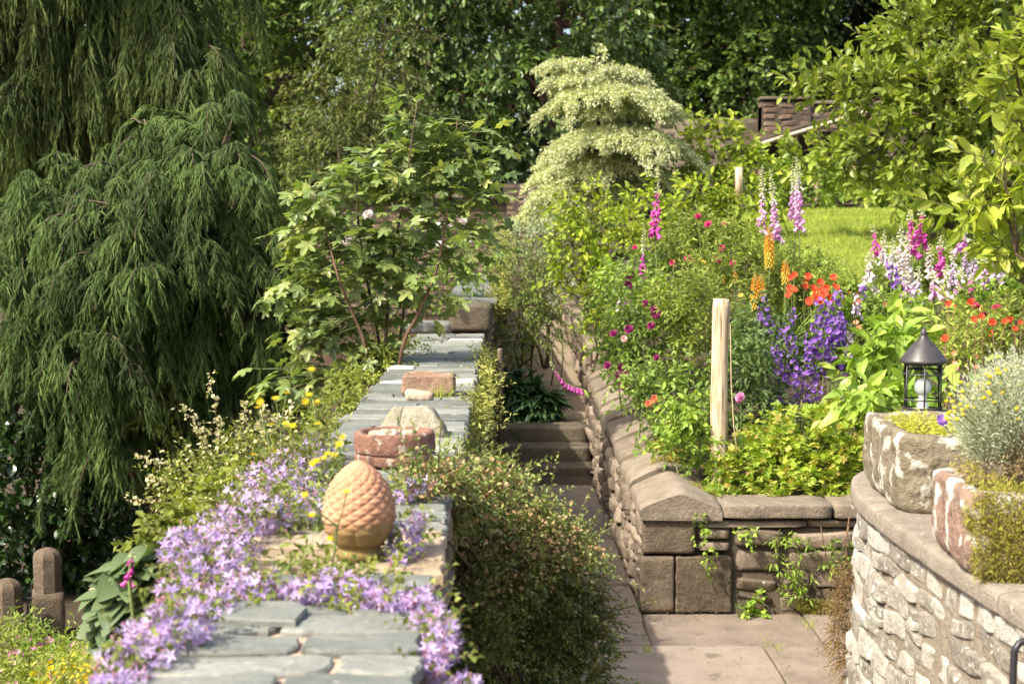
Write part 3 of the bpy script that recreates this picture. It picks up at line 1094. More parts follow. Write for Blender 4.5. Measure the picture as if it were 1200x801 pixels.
# ---- higher wall farther along the path
hw = thing('terrace_wall', 'overgrown stone wall edging the upper gravel path beyond the roses', 'wall', (.9, 15.2, 0))
mb, bk = MB(), MB()
ztw = lambda y: np.interp(y, [15.1, 17, 25], [1.12, 1.15, 1.35])
rubble(mb, bk, lambda u, z, o: np.stack([.87 - o, u, z * (ztw(u))], -1), 15.12, 25, .3, .98, (.12, .2), (.2, .5), seed=9)
mb.box((.9, 15.13, .2), (1.1, 25, 1.05))
rubble(mb, bk, lambda u, z, o: np.stack([u, 15.11 - o, z], -1), .86, 1.2, .6, 1.1, (.12, .2), (.15, .34), seed=10)
mb.build('wall_face', M['rubble'], hw, True)
bk.build('mortar_joint', M['joint'], hw)
mb = MB()
for k in range(14):
    y0 = 15.15 + k * .7
    mb.rock((.99, y0 + .35, float(ztw(y0)) + .0), (.16, .345, .04), .02, 5, .01)
mb.build('flat_coping', M['cope'], hw, True)

# ---- steps between the walls
st = thing('stone_steps', 'narrow dark stone steps climbing between the two walls', 'steps', (.4, 13.8, 0))
for k, (y0, z0) in enumerate(((13.8, .0), (14.1, .14), (14.42, .28))):
    mb = MB()
    mb.rock((.31, y0 + .22, z0 + .055), (.495, .24, .085), .02, 10, .008, 7, seed=k)
    mb.build('step', M['step'], st, True)

# ---- curved wall at the right, in front
CP = np.array([(1.80, 3.3), (1.72, 4.3), (1.665, 5.2), (1.635, 5.9), (1.625, 6.5), (1.645, 7.0), (1.72, 7.4), (1.87, 7.7), (2.1, 7.9), (2.5, 8.02), (3.4, 8.05)])


def curve(u):
    """position and outward normal along the curved wall, u in metres"""
    d = np.concatenate([[0], np.cumsum(np.linalg.norm(np.diff(CP, axis=0), axis=1))])
    uu = np.linspace(0, d[-1], 300)
    x, y = np.interp(uu, d, CP[:, 0]), np.interp(uu, d, CP[:, 1])
    k = np.hanning(31)
    k /= k.sum()
    xp = np.convolve(np.pad(x, 15, mode='edge'), k, 'valid')
    yp = np.convolve(np.pad(y, 15, mode='edge'), k, 'valid')
    X, Y = np.interp(u, uu, xp), np.interp(u, uu, yp)
    tx, ty = np.interp(u, uu, np.gradient(xp)), np.interp(u, uu, np.gradient(yp))
    l = np.hypot(tx, ty) + 1e-9
    return X, Y, -ty / l, tx / l


CLEN = float(np.linalg.norm(np.diff(CP, axis=0), axis=1).sum())
CT = 1.075


def cmap(u, z, o):
    X, Y, nx_, ny_ = curve(u)
    o = o + .05 * (1 - z / CT)        # a slight batter
    return np.stack([X + nx_ * o, Y + ny_ * o, z], -1)


cw = thing('curved_wall', 'pale rounded rubble wall carrying the stone troughs at the right of the patio', 'wall', (1.7, 6, 0))
mb, bk = MB(), MB()
rubble(mb, bk, cmap, .02, CLEN - .02, -.03, CT - .085, (.075, .18), (.12, .40), joint=.004, seed=21, depth=.019, n=13, jw=.12, rw=1.15, rec=.5)
mb.build('rubble_face', M['pale_rubble'], cw, True)
bk.build('lime_joint', M['pale_joint'], cw)
mb = MB()
us = [0, .9, 1.75, 2.55, 3.25, 3.95, 4.6, 5.2, 5.8, CLEN]
for a, b in zip(us[:-1], us[1:]):
    n1, n2 = 26, 16
    A, B = np.meshgrid(np.linspace(0, 1, n1), np.linspace(0, 1, n2), indexing='ij')
    u = a + .004 + (b - a - .008) * B
    pr = np.array([(-.46, 0), (-.46, .06), (-.44, .085), (-.2, .09), (-.02, .088), (.02, .084), (.032, .072), (.035, .03), (.032, .004), (.0, 0), (-.2, -.0)])
    ss = np.linspace(0, len(pr) - 1, n1)
    o = np.interp(ss, np.arange(len(pr)), pr[:, 0])[:, None] + 0 * B
    z = np.interp(ss, np.arange(len(pr)), pr[:, 1])[:, None] + 0 * B
    X, Y, nx_, ny_ = curve(u)
    e = np.clip(1 - np.minimum(B, 1 - B) * (b - a) / .02, 0, 1)
    sh = .006 * nz(np.stack([X * 7, Y * 7, z * 9], -1), 3)
    V = np.stack([X + nx_ * (o + sh - .008 * e * (o > -.1)), Y + ny_ * (o + sh - .008 * e * (o > -.1)), CT - .085 + z + sh - .008 * e * (z > .05)], -1)
    i = (np.arange(n1 - 1)[:, None] * n2 + np.arange(n2 - 1)[None]).ravel()
    mb.add(V.reshape(-1, 3), np.stack([i, i + n2, i + n2 + 1, i + 1], -1))
    for side in (0, n2 - 1):
        ring = V[:, side]
        c = ring.mean(0)
        q = np.arange(n1 - 1)
        mb.add(np.concatenate([ring, [c]]), np.stack([q, q + 1, np.full(n1 - 1, n1)], -1))
mb.build('curved_coping', M['pale_cope'], cw, True)

# black cable pipe on its face
x_, y_, nx_, ny_ = curve(np.array([CLEN * 0 + 1.35]))
pb = P(1191, 752, 4.75)
mb = MB()
bx = float(1.655)
mb.tube([(bx + .1, 4.78, .985), (bx + .01, 4.76, .985), (bx - .03, 4.75, .975), (bx - .045, 4.75, .95), (bx - .052, 4.75, .6), (bx - .06, 4.75, .0)], .012, 8)
tag(mb.build('drain_pipe', M['pipe'], None, True), 'thin black pipe running down the pale curved wall below its coping', 'pipe')

# ---- wooden post
post = thing('wooden_post', 'pale round wooden post standing upright in the flower bed', 'post', P(843, 545, 9.65))
pt, pbm = P(845, 350, 9.65), P(842, 549, 9.65)
pbm[2] = .3
mb = MB()
n = 26
ps = np.array([pbm + (pt - pbm) * t for t in np.linspace(0, 1, n)])
ps[:, 0] += .004 * np.sin(np.linspace(0, 7, n))
rad = np.full(n, .054) + .002 * np.sin(np.linspace(0, 15, n))
rad[-1] = .050
mb.tube(ps, rad, 20)
mb.build('shaft', M['wood'], post, True)
mb = MB()
ww = [P(856, 380, 9.6), P(857, 450, 9.6), P(860, 500, 9.58), P(864, 530, 9.6)]
mb.tube(ww, .004, 5)
mb.build('wire', plain_mat('straw_cord', (.4, .32, .18), .8), post)

# ---- handrail post by the steps
hr = MB()
a = P(586, 408, 13.7)
hr.tube([(a[0], 13.7, -.02), (a[0], 13.7, a[2] - .02), (a[0], 13.7, a[2])], [.028, .028, .024], 10)
hr.lathe([(.0, 0), (.05, 0), (.05, .02), (.03, .03)], 12, (a[0], 13.7, .0))
tag(hr.build('handrail_post', M['rust'], None, True), 'slim upright grey-brown metal post beside the steps', 'handrail post')

# ---- back walls
bw = thing('brick_wall', 'weathered brick garden wall standing behind the sapling leaves', 'wall', P(500, 262, 23))
q0, q1 = P(395, 232, 23), P(594, 229, 23)
mb, bk = MB(), MB()
rubble(mb, bk, lambda u, z, o: np.stack([u, 23 - o, z], -1), q0[0] - .4, q1[0], 1.0, q1[2] - .05, (.085, .095), (.2, .26), joint=.006, depth=.012, n=4, seed=31)
mb.box((q0[0] - .4, 23.02, .0), (q1[0], 23.3, q1[2] - .05))
mb.build('brick_face', M['brick'], bw)
bk.build('mortar_joint', M['joint'], bw)
mb = MB()
x = q0[0] - .45
while x < q1[0]:
    mb.rock((x + .3, 23.12, q1[2] - .02), (.295, .22, .04), .015, 4, .008)
    x += .6
mb.build('coping', M['step'], bw, True)
bw2 = thing('brick_wall', 'dark shaded brick wall deep under the trees beside the cream tree', 'wall', P(640, 240, 25.5))
c0, c1 = P(590, 215, 25.5), P(690, 215, 25.5)
mb, bk = MB(), MB()
rubble(mb, bk, lambda u, z, o: np.stack([u, 25.5 - o, z], -1), c0[0], c1[0] + .5, .8, c0[2], (.085, .095), (.2, .26), joint=.006, depth=.012, n=4, seed=32)
mb.box((c0[0], 25.52, .0), (c1[0] + .5, 25.8, c0[2]))
mb.build('brick_face', M['brick'], bw2)
bk.build('mortar_joint', M['joint'], bw2)

# upper wall and the lean-to at the back right
uw = thing('brick_wall', 'stepped brick wall rising above the lean-to shed at the back', 'wall', P(930, 150, 24.5))
mb, bk = MB(), MB()
w0, w1, w2 = P(893, 119, 24.5), P(950, 119, 24.5), P(1100, 124, 24.5)
rubble(mb, bk, lambda u, z, o: np.stack([u, 24.5 - o, z], -1), w0[0], w2[0], 1.8, w2[2] - .0, (.09, .10), (.22, .32), joint=.006, depth=.014, n=4, seed=33)
mb.box((w0[0], 24.52, 1.5), (w2[0], 24.9, w2[2] - .01))
rubble(mb, bk, lambda u, z, o: np.stack([u, 24.46 - o, z], -1), w0[0] - .01, w1[0], 1.8, w0[2], (.09, .10), (.22, .32), joint=.006, depth=.014, n=4, seed=34)
mb.box((w0[0], 24.48, 1.5), (w1[0], 24.88, w0[2]))
mb.build('brick_face', M['brick'], uw)
bk.build('mortar_joint', M['joint'], uw)
mb = MB()
mb.rock(((w0[0] + w1[0]) / 2, 24.65, w0[2] + .05), ((w1[0] - w0[0]) / 2 + .03, .24, .03), .02, 5, .01)
mb.rock(((w2[0] + w1[0]) / 2, 24.68, w2[2] + .05), ((w2[0] - w1[0]) / 2, .24, .03), .02, 8, .01)
mb.build('coping', M['step'], uw, True)
ug = thing('boundary_wall', 'low dim stone wall running left of the lean-to under the dark trees', 'wall', P(850, 155, 25))
mb = MB()
d0, d1 = P(770, 138, 25), P(900, 138, 25)
rubble(mb, None, lambda u, z, o: np.stack([u, 25 - o, z], -1), d0[0], d1[0], 2.0, d0[2], (.12, .2), (.25, .5), n=5, seed=35)
mb.box((d0[0], 25.0, 1.8), (d1[0], 25.3, d0[2] - .02))
mb.build('wall_face', M['step'], ug, True)

sh = thing('lean_to_shed', 'open-fronted lean-to shed with timber posts and a pale roof edge', 'shed', P(900, 215, 23))
a0, a1 = P(884, 170, 22.6), P(935, 154, 22.6)
b0, b1 = P(878, 155, 24.3), P(1010, 128, 24.3)
zlow, zhigh = a0[2], a1[2]
wood2 = plain_mat('weathered_timber', (.22, .16, .105), .8, var=.35, scale=9)
roofm = stone_mat('stone_tile_roof', [(.045, .035, .025), (.085, .066, .045)], .8, 6, bump=.7)
mb = MB()
x0, x1 = a0[0], a1[0] + 1.2
dz = (zhigh - zlow) / (a1[0] - a0[0])
for j in range(7):
    ya, yb = 22.6 + j * .24, 22.6 + (j + 1) * .24 + .03
    xx = np.linspace(x0 - .04, x1, 26)
    for k in range(25):
        xa, xb = xx[k] + .004 + (.1 if j % 2 else 0), xx[k + 1] - .004 + (.1 if j % 2 else 0)
        za, zb_ = zlow + (xa - x0) * dz + j * .006, zlow + (xb - x0) * dz + j * .006
        h_ = .03 + rng.uniform(0, .008)
        q = np.array([(xa, ya, za + .012), (xb, ya, zb_ + .012), (xb, yb, zb_ + .02), (xa, yb, za + .02)])
        V = np.concatenate([q, q + np.array([0, 0, h_])])
        mb.add(V, np.array([(4, 5, 6, 7), (0, 3, 2, 1), (0, 1, 5, 4), (1, 2, 6, 5), (2, 3, 7, 6), (3, 0, 4, 7)]))
mb.build('roof', roofm, sh)
mb = MB()
mb.tube([(x0 - .05, 22.58, zlow - .03), (x1, 22.58, zlow - .03 + (x1 - x0) * dz)], .032, 4)
mb.build('fascia', plain_mat('pale_timber_edge', (.42, .34, .25), .7), sh)
for xk in (x0 + .12, x0 + .62, x0 + .95, x0 + 1.5):
    mb = MB()
    mb.tube([(xk, 22.7, 1.9), (xk, 22.7, zlow + (xk - x0) * dz - .05)], .045, 6)
    mb.build('timber_post', wood2, sh)
mb = MB()
mb.box((x0 + .02, 24.2, 1.9), (x1, 24.28, zlow + .3))
mb.box((x0 - .03, 22.75, 1.9), (x0 + .03, 24.2, zlow - .1))
mb.build('back_board', M['bark'], sh)
mb = MB()
for k, (u, lean, hh) in enumerate(((.2, .12, .8), (.38, -.1, .95), (.5, .05, .7), (.75, .2, .9), (1.1, -.12, .85))):
    mb.tube([(x0 + u, 23.0, 2.4), (x0 + u + lean, 23.6, 2.4 + hh)], .025, 5)
mb.build('stored_timber', wood2, sh)

# ---- lower garden at the left: bollards, railings, pier
bollards = []
for (px, pyt, pyb, Y, lab) in ((55, 641, 742, 12.6, 'tall round-topped stone bollard beside the dark dirt path'), (8, 677, 745, 12.2, 'shorter stone bollard behind the iron railing at the picture edge')):
    b = thing('stone_bollard', lab, 'bollard', P(px, pyb, Y), 'stone bollards at the lower path')
    top = P(px, pyt, Y)
    x, z1 = top[0], top[2]
    r = .118
    zb0 = -1.15
    mb = MB()
    zm = zb0 + (z1 - zb0) * .55
    prof = [(r * .98, zm)] + [(r * 1.0, zm + (z1 - r * .75 - zm) * t) for t in (.3, .7, 1)] + [(r * math.cos(t), z1 - r * .75 + r * .75 * math.sin(t)) for t in np.linspace(.2, 1.5, 7)] + [(.001, z1)]
    prof = [(p[0], p[1]) for p in prof]
    mb.lathe(prof, 8, (x, Y, 0), lambda V: V)
    mb.build('shaft', M['ashlar'], b, False)
    mb = MB()
    mb.rock((x, Y, (zb0 + zm) / 2), (r * 1.08, r * 1.08, (zm - zb0) / 2), .02, 7, .012, 9, rot=.3)
    mb.build('base', M['ashlar'], b, True)
ir = thing('iron_railing', 'short rusty iron railing between the two stone bollards', 'railing', P(30, 745, 12.3))
mb = MB()
for k, px in enumerate((12, 17, 21, 25, 30, 34)):
    p0, p1 = P(px, 742, 12.25), P(px + (3 if k > 3 else 0), 690 - (k % 2) * 8, 12.25)
    p0[2] = -1.1
    m = MB()
    m.tube([p0, (p0 + p1) / 2 + np.array([.004, 0, 0]), p1], [.012, .012, .004], 6)
    m.build('bar', M['black'], ir)
for pyr in (702, 732):
    m = MB()
    m.tube([P(6, pyr, 12.25), P(40, pyr - 2, 12.25)], .011, 6)
    m.build('rail', M['black'], ir)
ir2 = thing('iron_railing', 'dark iron railing almost lost in the shade beneath the weeping tree', 'railing', P(160, 600, 17))
for k in range(9):
    m = MB()
    p1 = P(140 + k * 5.5, 503 + (k % 2) * 4, 17)
    p0 = P(140 + k * 5.5, 618, 17)
    p0[2] = -1.1
    m.tube([p0, p1], .014, 5)
    m.build('bar', M['black'], ir2)
for pyr in (520, 596):
    m = MB()
    m.tube([P(136, pyr, 17), P(188, pyr, 17)], .014, 5)
    m.build('rail', M['black'], ir2)
pr = thing('stone_pier', 'short stone pier with a moulded pyramid cap, half hidden by grey-green leaves', 'pier', P(140, 700, 9.6))
c = P(143, 684, 9.6)
mb = MB()
mb.rock((c[0], 9.6, c[2] - .62), (.13, .13, .57), .015, 8, .008)
mb.build('shaft', M['sandstone'], pr, True)
mb = MB()
mb.lathe([(.19, c[2] - .05), (.235, c[2] - .03), (.235, c[2] + .005), (.205, c[2] + .02), (.215, c[2] + .035), (.10, c[2] + .10), (.001, c[2] + .12)], 4, (c[0], 9.6, 0), lambda V: np.stack([V[:, 0] * .707 - V[:, 1] * .707, V[:, 0] * .707 + V[:, 1] * .707, V[:, 2]], -1))
mb.build('cap', M['sandstone'], pr)
sb = MB()
c = P(97, 762, 11.4)
sb.rock((c[0], 11.4, c[2] - .16), (.19, .16, .2), .02, 7, .012)
tag(sb.build('stone_block', M['ashlar'], None, True), 'squared stone block at the foot of the dirt path', 'block')

# ================================================================== ORNAMENTS ON THE WALL
# pine-cone finial
fb = PZ(421, 652, WT + .012)
fin = thing('pinecone_finial', 'terracotta pine-cone finial standing on the wall among bellflowers', 'finial', fb)
N, Kv = 160, 150
t = np.linspace(0, 1, Kv)
H = .252
r = np.interp(t, [0, .08, .2, .32, .45, .58, .7, .8, .88, .94, .98, 1], [.060, .077, .096, .1045, .104, .097, .085, .069, .051, .033, .016, .001])
k = np.hanning(9)
k /= k.sum()
r[6:-6] = np.convolve(r, k, 'same')[6:-6]
th = np.arange(N) / N * 2 * math.pi
TT, TH = np.meshgrid(t, th, indexing='ij')
m = 13
vv = 8.5 * np.interp(TT, [0, .3, .6, .85, 1], [0, .26, .56, .85, 1.05])
uu = TH / (2 * math.pi) * m
tri = lambda q: 1 - np.abs((q % 1) * 2 - 1)
rel = np.minimum(tri(uu + vv), tri(uu - vv * .999)) ** .55
fade = np.clip((TT - .22) / .08, 0, 1) * np.clip((1 - TT) / .08, 0, 1)
low = np.clip((.26 - TT) / .04, 0, 1) * np.clip((TT - .03) / .05, 0, 1)
petal = np.abs(np.sin(uu * math.pi * .62)) ** .5
RR = r[:, None] + .0075 * (rel - .6) * fade * np.clip(r[:, None] / .07, .25, 1) + low * .006 * (petal - .5)
V = np.stack([RR * np.cos(TH), RR * np.sin(TH), TT * H + .03], -1).reshape(-1, 3) + np.array([fb[0], fb[1], fb[2]])
i = (np.arange(Kv - 1)[:, None] * N + np.arange(N)[None]).ravel()
j = (np.arange(Kv - 1)[:, None] * N + (np.arange(N)[None] + 1) % N).ravel()
# green algae towards the foot is a growth on the clay: mixed by object height
tm = M['terracotta']
tnt = tm.node_tree
tb = tnt.nodes['Principled BSDF']
tc = tnt.nodes.new('ShaderNodeTexCoord')
sp = tnt.nodes.new('ShaderNodeSeparateXYZ')
tnt.links.new(tc.outputs['Object'], sp.inputs[0])
mt = tnt.nodes.new('ShaderNodeMath')
mt.operation = 'MULTIPLY_ADD'
tnt.links.new(noise(tnt, 22, 4), mt.inputs[0])
mt.inputs[1].default_value = .12
tnt.links.new(sp.outputs[2], mt.inputs[2])
kk = ramp(tnt, mt.outputs[0], [(1,) * 3, (.85,) * 3, (0,) * 3], [.08, .145, .19])
old = tb.inputs['Base Color'].links[0].from_socket
tnt.links.new(mix(tnt, kk, old, (.19, .135, .05)), tb.inputs['Base Color'])
MB().add(V, np.stack([i, j, j + N, i + N], -1)).build('cone', tm, fin, True)
MB().lathe([(.02, 0), (.066, 0), (.07, .008), (.07, .02), (.061, .027), (.062, .036), (.072, .04)], 40, fb).build('foot', tm, fin, True)

# broken round red stone bowl
bl = PZ(460, 548, WT + .012)
bowl = thing('stone_bowl', 'cracked round red sandstone bowl full of rubble, on the slate wall top behind the finial', 'bowl', bl)


def warp(amp, seed, ztop=None):
    def f(V):
        d = V.copy()
        d[:, :2] *= (1 + amp * nz(V * 14, seed) + amp * .5 * nz(V * 45, seed + 1))[:, None]
        d[:, 2] += amp * .12 * nz(V * 11 + 3, seed + 1) * (V[:, 2] > .03)
        return d
    return f


bc = (bl[0], bl[1] + .15, bl[2])
MB().lathe([(.0, .0), (.15, 0), (.161, .004), (.163, .012), (.164, .03), (.162, .039), (.158, .043), (.14, .044), (0, .044)], 90, bc, warp(.03, 2)).build('base', M['red_stone'], bowl, True)
MB().lathe([(.10, .0455), (.158, .0455), (.163, .048), (.165, .055), (.166, .075), (.165, .1), (.163, .118), (.159, .125), (.148, .129), (.136, .127), (.13, .118), (.126, .1), (0, .09)], 96, bc, warp(.04, 3)).build('rim', M['red_stone'], bowl, True)
mb = MB()
for k in range(22):
    a, q = rng.uniform(0, 6.28), rng.uniform(0, .10)
    mb.rock((bc[0] + q * math.cos(a), bc[1] + q * math.sin(a), bc[2] + .105), rng.uniform(.014, .03, 3), .012, 4, .006, 20, rot=a)
mb.build('rubble_fill', M['sandstone'], bowl, True)

rk = PZ(480, 512, WT + .008)


def domed(p):
    h = np.clip(p[:, 2] + .07, 0, .2)
    q = p.copy()
    s = 1 - (h / .2) ** 1.4 * .8
    q[:, 0] *= s
    q[:, 1] *= s
    crack = np.exp(-((p[:, 0] + .06 + .2 * p[:, 2]) / .006) ** 2)
    q[:, 1] += crack * .012
    q[:, 2] -= crack * .008
    return q


tag(MB().rock((rk[0] + .005, rk[1] + .13, rk[2] + .06), (.165, .14, .065), .03, 40, .014, 12, fn=domed, seed=4).build('cap_stone', M['grey_rock'], None, True), 'low domed grey stone with a dark crack, lying behind the red bowl', 'stone')
blk = PZ(502, 463, WT + .01)


def hollow(p):
    q = p.copy()
    top = p[:, 2] > .045
    r = np.maximum(np.abs(p[:, 0]) / .125, np.abs(p[:, 1]) / .075)
    q[:, 2] -= top * .035 * np.clip((1 - r) / .15, 0, 1)
    return q


tag(MB().rock((blk[0], blk[1] + .10, blk[2] + .058), (.152, .10, .06), .02, 30, .010, 16, fn=hollow, seed=6).build('stone_trough', M['buff_stone'], None, True), 'small brown hollowed stone block on the wall top, farthest of the wall ornaments', 'stone trough')
sr = PZ(491, 469, WT + .01)
tag(MB().rock((sr[0], sr[1] + .04, sr[2] + .022), (.075, .05, .026), .022, 14, .02, 22, seed=7).build('small_rock', M['sandstone'], None, True), 'small rough rock leaning against the brown hollowed block', 'rock')

# ================================================================== TROUGHS AND LANTERN
def trough(mb, foot, z0, h, wall=.07, amp=.016, seed=0, lean=.04):
    """a hollow stone trough on the quadrilateral foot"""
    foot = np.array(foot, float)
    c = foot.mean(0)
    n = 30
    ring = []
    for q in range(4):
        a, b = foot[q], foot[(q + 1) % 4]
        for t in np.linspace(0, 1, n, endpoint=False):
            ring.append(a + (b - a) * t)
    ring = np.array(ring)
    for _ in range(10):
        ring = (np.roll(ring, 1, 0) + 2 * ring + np.roll(ring, -1, 0)) / 4
    m = len(ring)
    d = unit(ring - c)
    rows = []
    so = np.array([(0, -.05), (.02, -.015), (.12, 0.0), (.3, .006), (.45, .008), (.6, .006), (.75, .004), (.88, .002), (.96, -.003), (1.0, -.02)])
    NR = 26
    sv = np.concatenate([[0, .015], np.linspace(.05, .94, NR - 4), [.97, 1.0]])
    for s, o in zip(sv, np.interp(sv, so[:, 0], so[:, 1])):
        z = z0 + h * s
        p = ring + d * (o + lean * s)
        rows.append(np.c_[p, np.full(m, z)])
    for s, o in ((1.0, -wall + .015), (.95, -wall), (.6, -wall - .01)):
        p = ring + d * (o + lean * s)
        rows.append(np.c_[p, np.full(m, z0 + h * s)])
    V = np.array(rows)
    nn = np.concatenate([d, np.zeros((m, 1))], 1)[None]
    V = V + nn * (amp * nz(V * 9, seed, 3) + amp * .45 * nz(V * 34, seed + 2, 3))[..., None]
    V[NR - 2:NR + 1, :, 2] += (.02 * nz(V[NR - 2:NR + 1] * 6, seed + 1))
    K = len(V)
    i = (np.arange(K - 1)[:, None] * m + np.arange(m)[None]).ravel()
    j = (np.arange(K - 1)[:, None] * m + (np.arange(m)[None] + 1) % m).ravel()
    V = V.reshape(-1, 3)
    mb.add(V, np.stack([i, j, j + m, i + m], -1))
    ci = (K - 1) * m
    mb.add(np.concatenate([V[ci:], [[c[0], c[1], z0 + h * .75]]]), np.stack([np.arange(m), (np.arange(m) + 1) % m, np.full(m, m)], -1))


t1 = thing('stone_trough', 'grey lichen-spotted stone trough planted with gold sedum, in front of the lantern', 'trough', (1.95, 6.8, CT))
mb = MB()
trough(mb, [(1.665, 6.38), (2.25, 6.22), (2.35, 7.1), (1.70, 7.18)], CT + .004, .345, seed=11, amp=.02, lean=.025)
mb.build('basin', M['trough'], t1, True)
grid = MB()
grid.rock((1.99, 6.72, CT + .27), (.24, .36, .03), .02, 8, .01)
grid.build('soil', M['soil'], t1, True)
t2 = thing('stone_trough', 'pinkish white stone trough with thick moss on its front, nearest on the curved wall', 'trough', (1.95, 5.5, CT))
mb = MB()
trough(mb, [(1.595, 5.17), (2.3, 5.0), (2.4, 5.85), (1.64, 5.80)], CT + .004, .30, seed=12, amp=.02, lean=.03)
mb.build('basin', M['trough_pink'], t2, True)
mb = MB()
mb.rock((1.98, 5.46, CT + .23), (.27, .28, .03), .02, 8, .01)
mb.build('soil', M['soil'], t2, True)
# moss coat over the front face
bm_ = [o for o in t2.children if o.name.startswith('basin')][0].data
n_ = len(bm_.polygons)
pc, pn, pa = np.zeros(n_ * 3), np.zeros(n_ * 3), np.zeros(n_)
bm_.polygons.foreach_get('center', pc)
bm_.polygons.foreach_get('normal', pn)
bm_.polygons.foreach_get('area', pa)
pc, pn = pc.reshape(-1, 3) + np.array(t2['_o']), pn.reshape(-1, 3)
ok = (pn[:, 1] < -.45) & (pc[:, 1] < 5.35) & (pc[:, 0] > 1.585)
ok |= (pc[:, 2] > CT + .28) & (pc[:, 1] < 5.3) & (pc[:, 0] > 1.68)
ix = np.where(ok)[0]
pick = rng.choice(ix, 26000, p=pa[ix] / pa[ix].sum())
pm = pc[pick] + rng.normal(0, .014, (26000, 3)) * np.array([1, .3, 1])
den = nz(pm * 9, 3) + np.clip((pm[:, 0] - 1.60) * 14 - .2, -1, 1.2)
keep = den > -.3
pm, nn = pm[keep], pn[pick][keep]
pm += nn * (.004 + .012 * np.clip(nz(pm * 16, 6), -.4, 1))[:, None]
dd = unit(nn + rng.normal(0, .6, pm.shape))
V_, F_ = T_RIB2
mb2 = MB()
scatter(mb2, (V_ * np.array([4, 1, 1]), F_), pm, frames(dd, rdirs(len(pm))), rng.uniform(.009, .02, len(pm)))
mb2.build('moss', M['moss'], t2)

# lantern
LX, LY = P(1081, 478, 7.62)[:2]
lz0, lz1 = P(1081, 482, LY)[2], P(1081, 384, LY)[2]
kx = LY / FPX
lt = thing('garden_lantern', 'black metal garden lantern with a white globe bulb behind barred glass', 'lantern', (LX, LY, lz0))
Hh = lz1 - lz0
ro = 27 * kx
rb = 22.5 * kx
c0 = (LX, LY, 0)
zr = lz0 + Hh * .59          # underside of the roof
prof = [(rb, zr - .004), (ro * 1.0, zr), (ro * 1.02, zr + .006), (ro * .98, zr + .016), (ro * .62, zr + .07), (ro * .56, zr + .078), (ro * .53, zr + .082), (ro * .22, zr + .118), (ro * .20, zr + .122)]
MB().lathe(prof, 40, c0).build('roof', M['black'], lt, True)
zt = zr + .12
MB().lathe([(ro * .2, zt), (ro * .2, zt + .006), (ro * .11, zt + .01), (ro * .15, zt + .02), (ro * .16, zt + .028), (ro * .1, zt + .042), (ro * .04, zt + .055), (.001, lz1)], 20, c0).build('finial', M['black'], lt, True)
for zz in (lz0 + .022, lz0 + Hh * .15, lz0 + Hh * .455, zr - .006):
    a = np.linspace(0, 2 * math.pi, 33)
    MB().tube(np.stack([LX + rb * np.cos(a), LY + rb * np.sin(a), np.full(33, zz)], -1), .0042, 6, False).build('ring', M['black'], lt, True)
for k in range(6):
    a = k * math.pi / 3 + .35
    MB().tube([(LX + rb * math.cos(a), LY + rb * math.sin(a), lz0 + .01), (LX + rb * math.cos(a), LY + rb * math.sin(a), zr)], .0045, 6).build('bar', M['black'], lt, True)
MB().lathe([(rb * .965, lz0 + .02), (rb * .965, zr - .004), (rb * .955, zr - .004), (rb * .955, lz0 + .02), (rb * .965, lz0 + .02)], 40, c0).build('glass', M['glass'], lt, True)
MB().lathe([(.001, lz0 - .012), (ro * 1.02, lz0 - .012), (ro * 1.02, lz0 + .008), (rb * .9, lz0 + .016), (.001, lz0 + .018)], 40, c0).build('base', M['black'], lt, True)
sz = lz0 + Hh * .29
MB().lathe([(.001, sz - .042)] + [(.042 * math.sin(t), sz - .042 * math.cos(t)) for t in np.linspace(.5, 3.1, 16)], 24, c0).build('globe', M['bulb'], lt, True)
MB().lathe([(.03, lz0 + .016), (.03, lz0 + .04), (.02, lz0 + .05), (.02, sz - .036)], 16, c0).build('bulb_holder', M['bulb'], lt, True)
MB().rock((LX, LY, (CT + lz0 - .012) / 2), (.085, .085, (lz0 - .012 - CT) / 2), .012, 6, .004).build('plinth', M['cope'], lt, True)

# ================================================================== TREES AND SHRUBS
def base_pt(px, Y):
    x = (px - 590) / FPX * Y
    return np.array([x, Y, float(ground_z(x, Y))])


def area(lobes):
    return sum(4 * math.pi * ((r[0] * r[1]) ** 1.6 / 3 + (r[0] * r[2]) ** 1.6 / 3 + (r[1] * r[2]) ** 1.6 / 3) ** (1 / 1.6) for _, r in lobes)


def leafy(root, lobes, dens, L, K, T, size, mat, part='crown', lo=.55, hi=1.05, ang=55, droop=.35, up=.7, front=.6, zmin=None, twmat=None, twr=.003, outw=.8, upw=.3, rnd=.5, rough=.16, nmax=9000):
    n = int(min(nmax, dens * area(lobes)))
    p, d = in_lobes(lobes, n, lo, hi, zmin, front, rough)
    dd = unit(d * outw + np.array([0, 0, upw]) + rng.normal(0, rnd, p.shape))
    mb, tw = MB(), (PEND[0][0] if PEND and PEND[0][3] is root else MB()) if twmat is not None else None
    twig_leaves(mb, p, dd, L, K, T, size, ang, droop, up, .3, tw, twr)
    o = mb.build(part, mat, root)
    if tw is not None and not (PEND and PEND[0][0] is tw):
        tw.build('twigs', twmat, root)
    flush()
    return p, d


def limbs(root, base, lobes, r0, mat, part='branches', spread=.15, n=6, sub=2, smooth=True):
    mb = MB()
    base = np.array(base, float)
    for c, r in lobes:
        o = base + rng.normal(0, spread * .3, 3) * np.array([1, 1, 0])
        w = wob(o, c, n, .035)
        mb.tube(w, np.linspace(r0, r0 * .3, n), 6)
        for _ in range(sub):
            e = c + rdirs(1, .3)[0] * r * .85
            s = w[-2] if rng.random() < .5 else w[-1]
            mb.tube(wob(s, e, 5, .05), np.linspace(r0 * .35, r0 * .08, 5), 5)
    flush()
    PEND.append((mb, part, mat, root, smooth))
    return mb


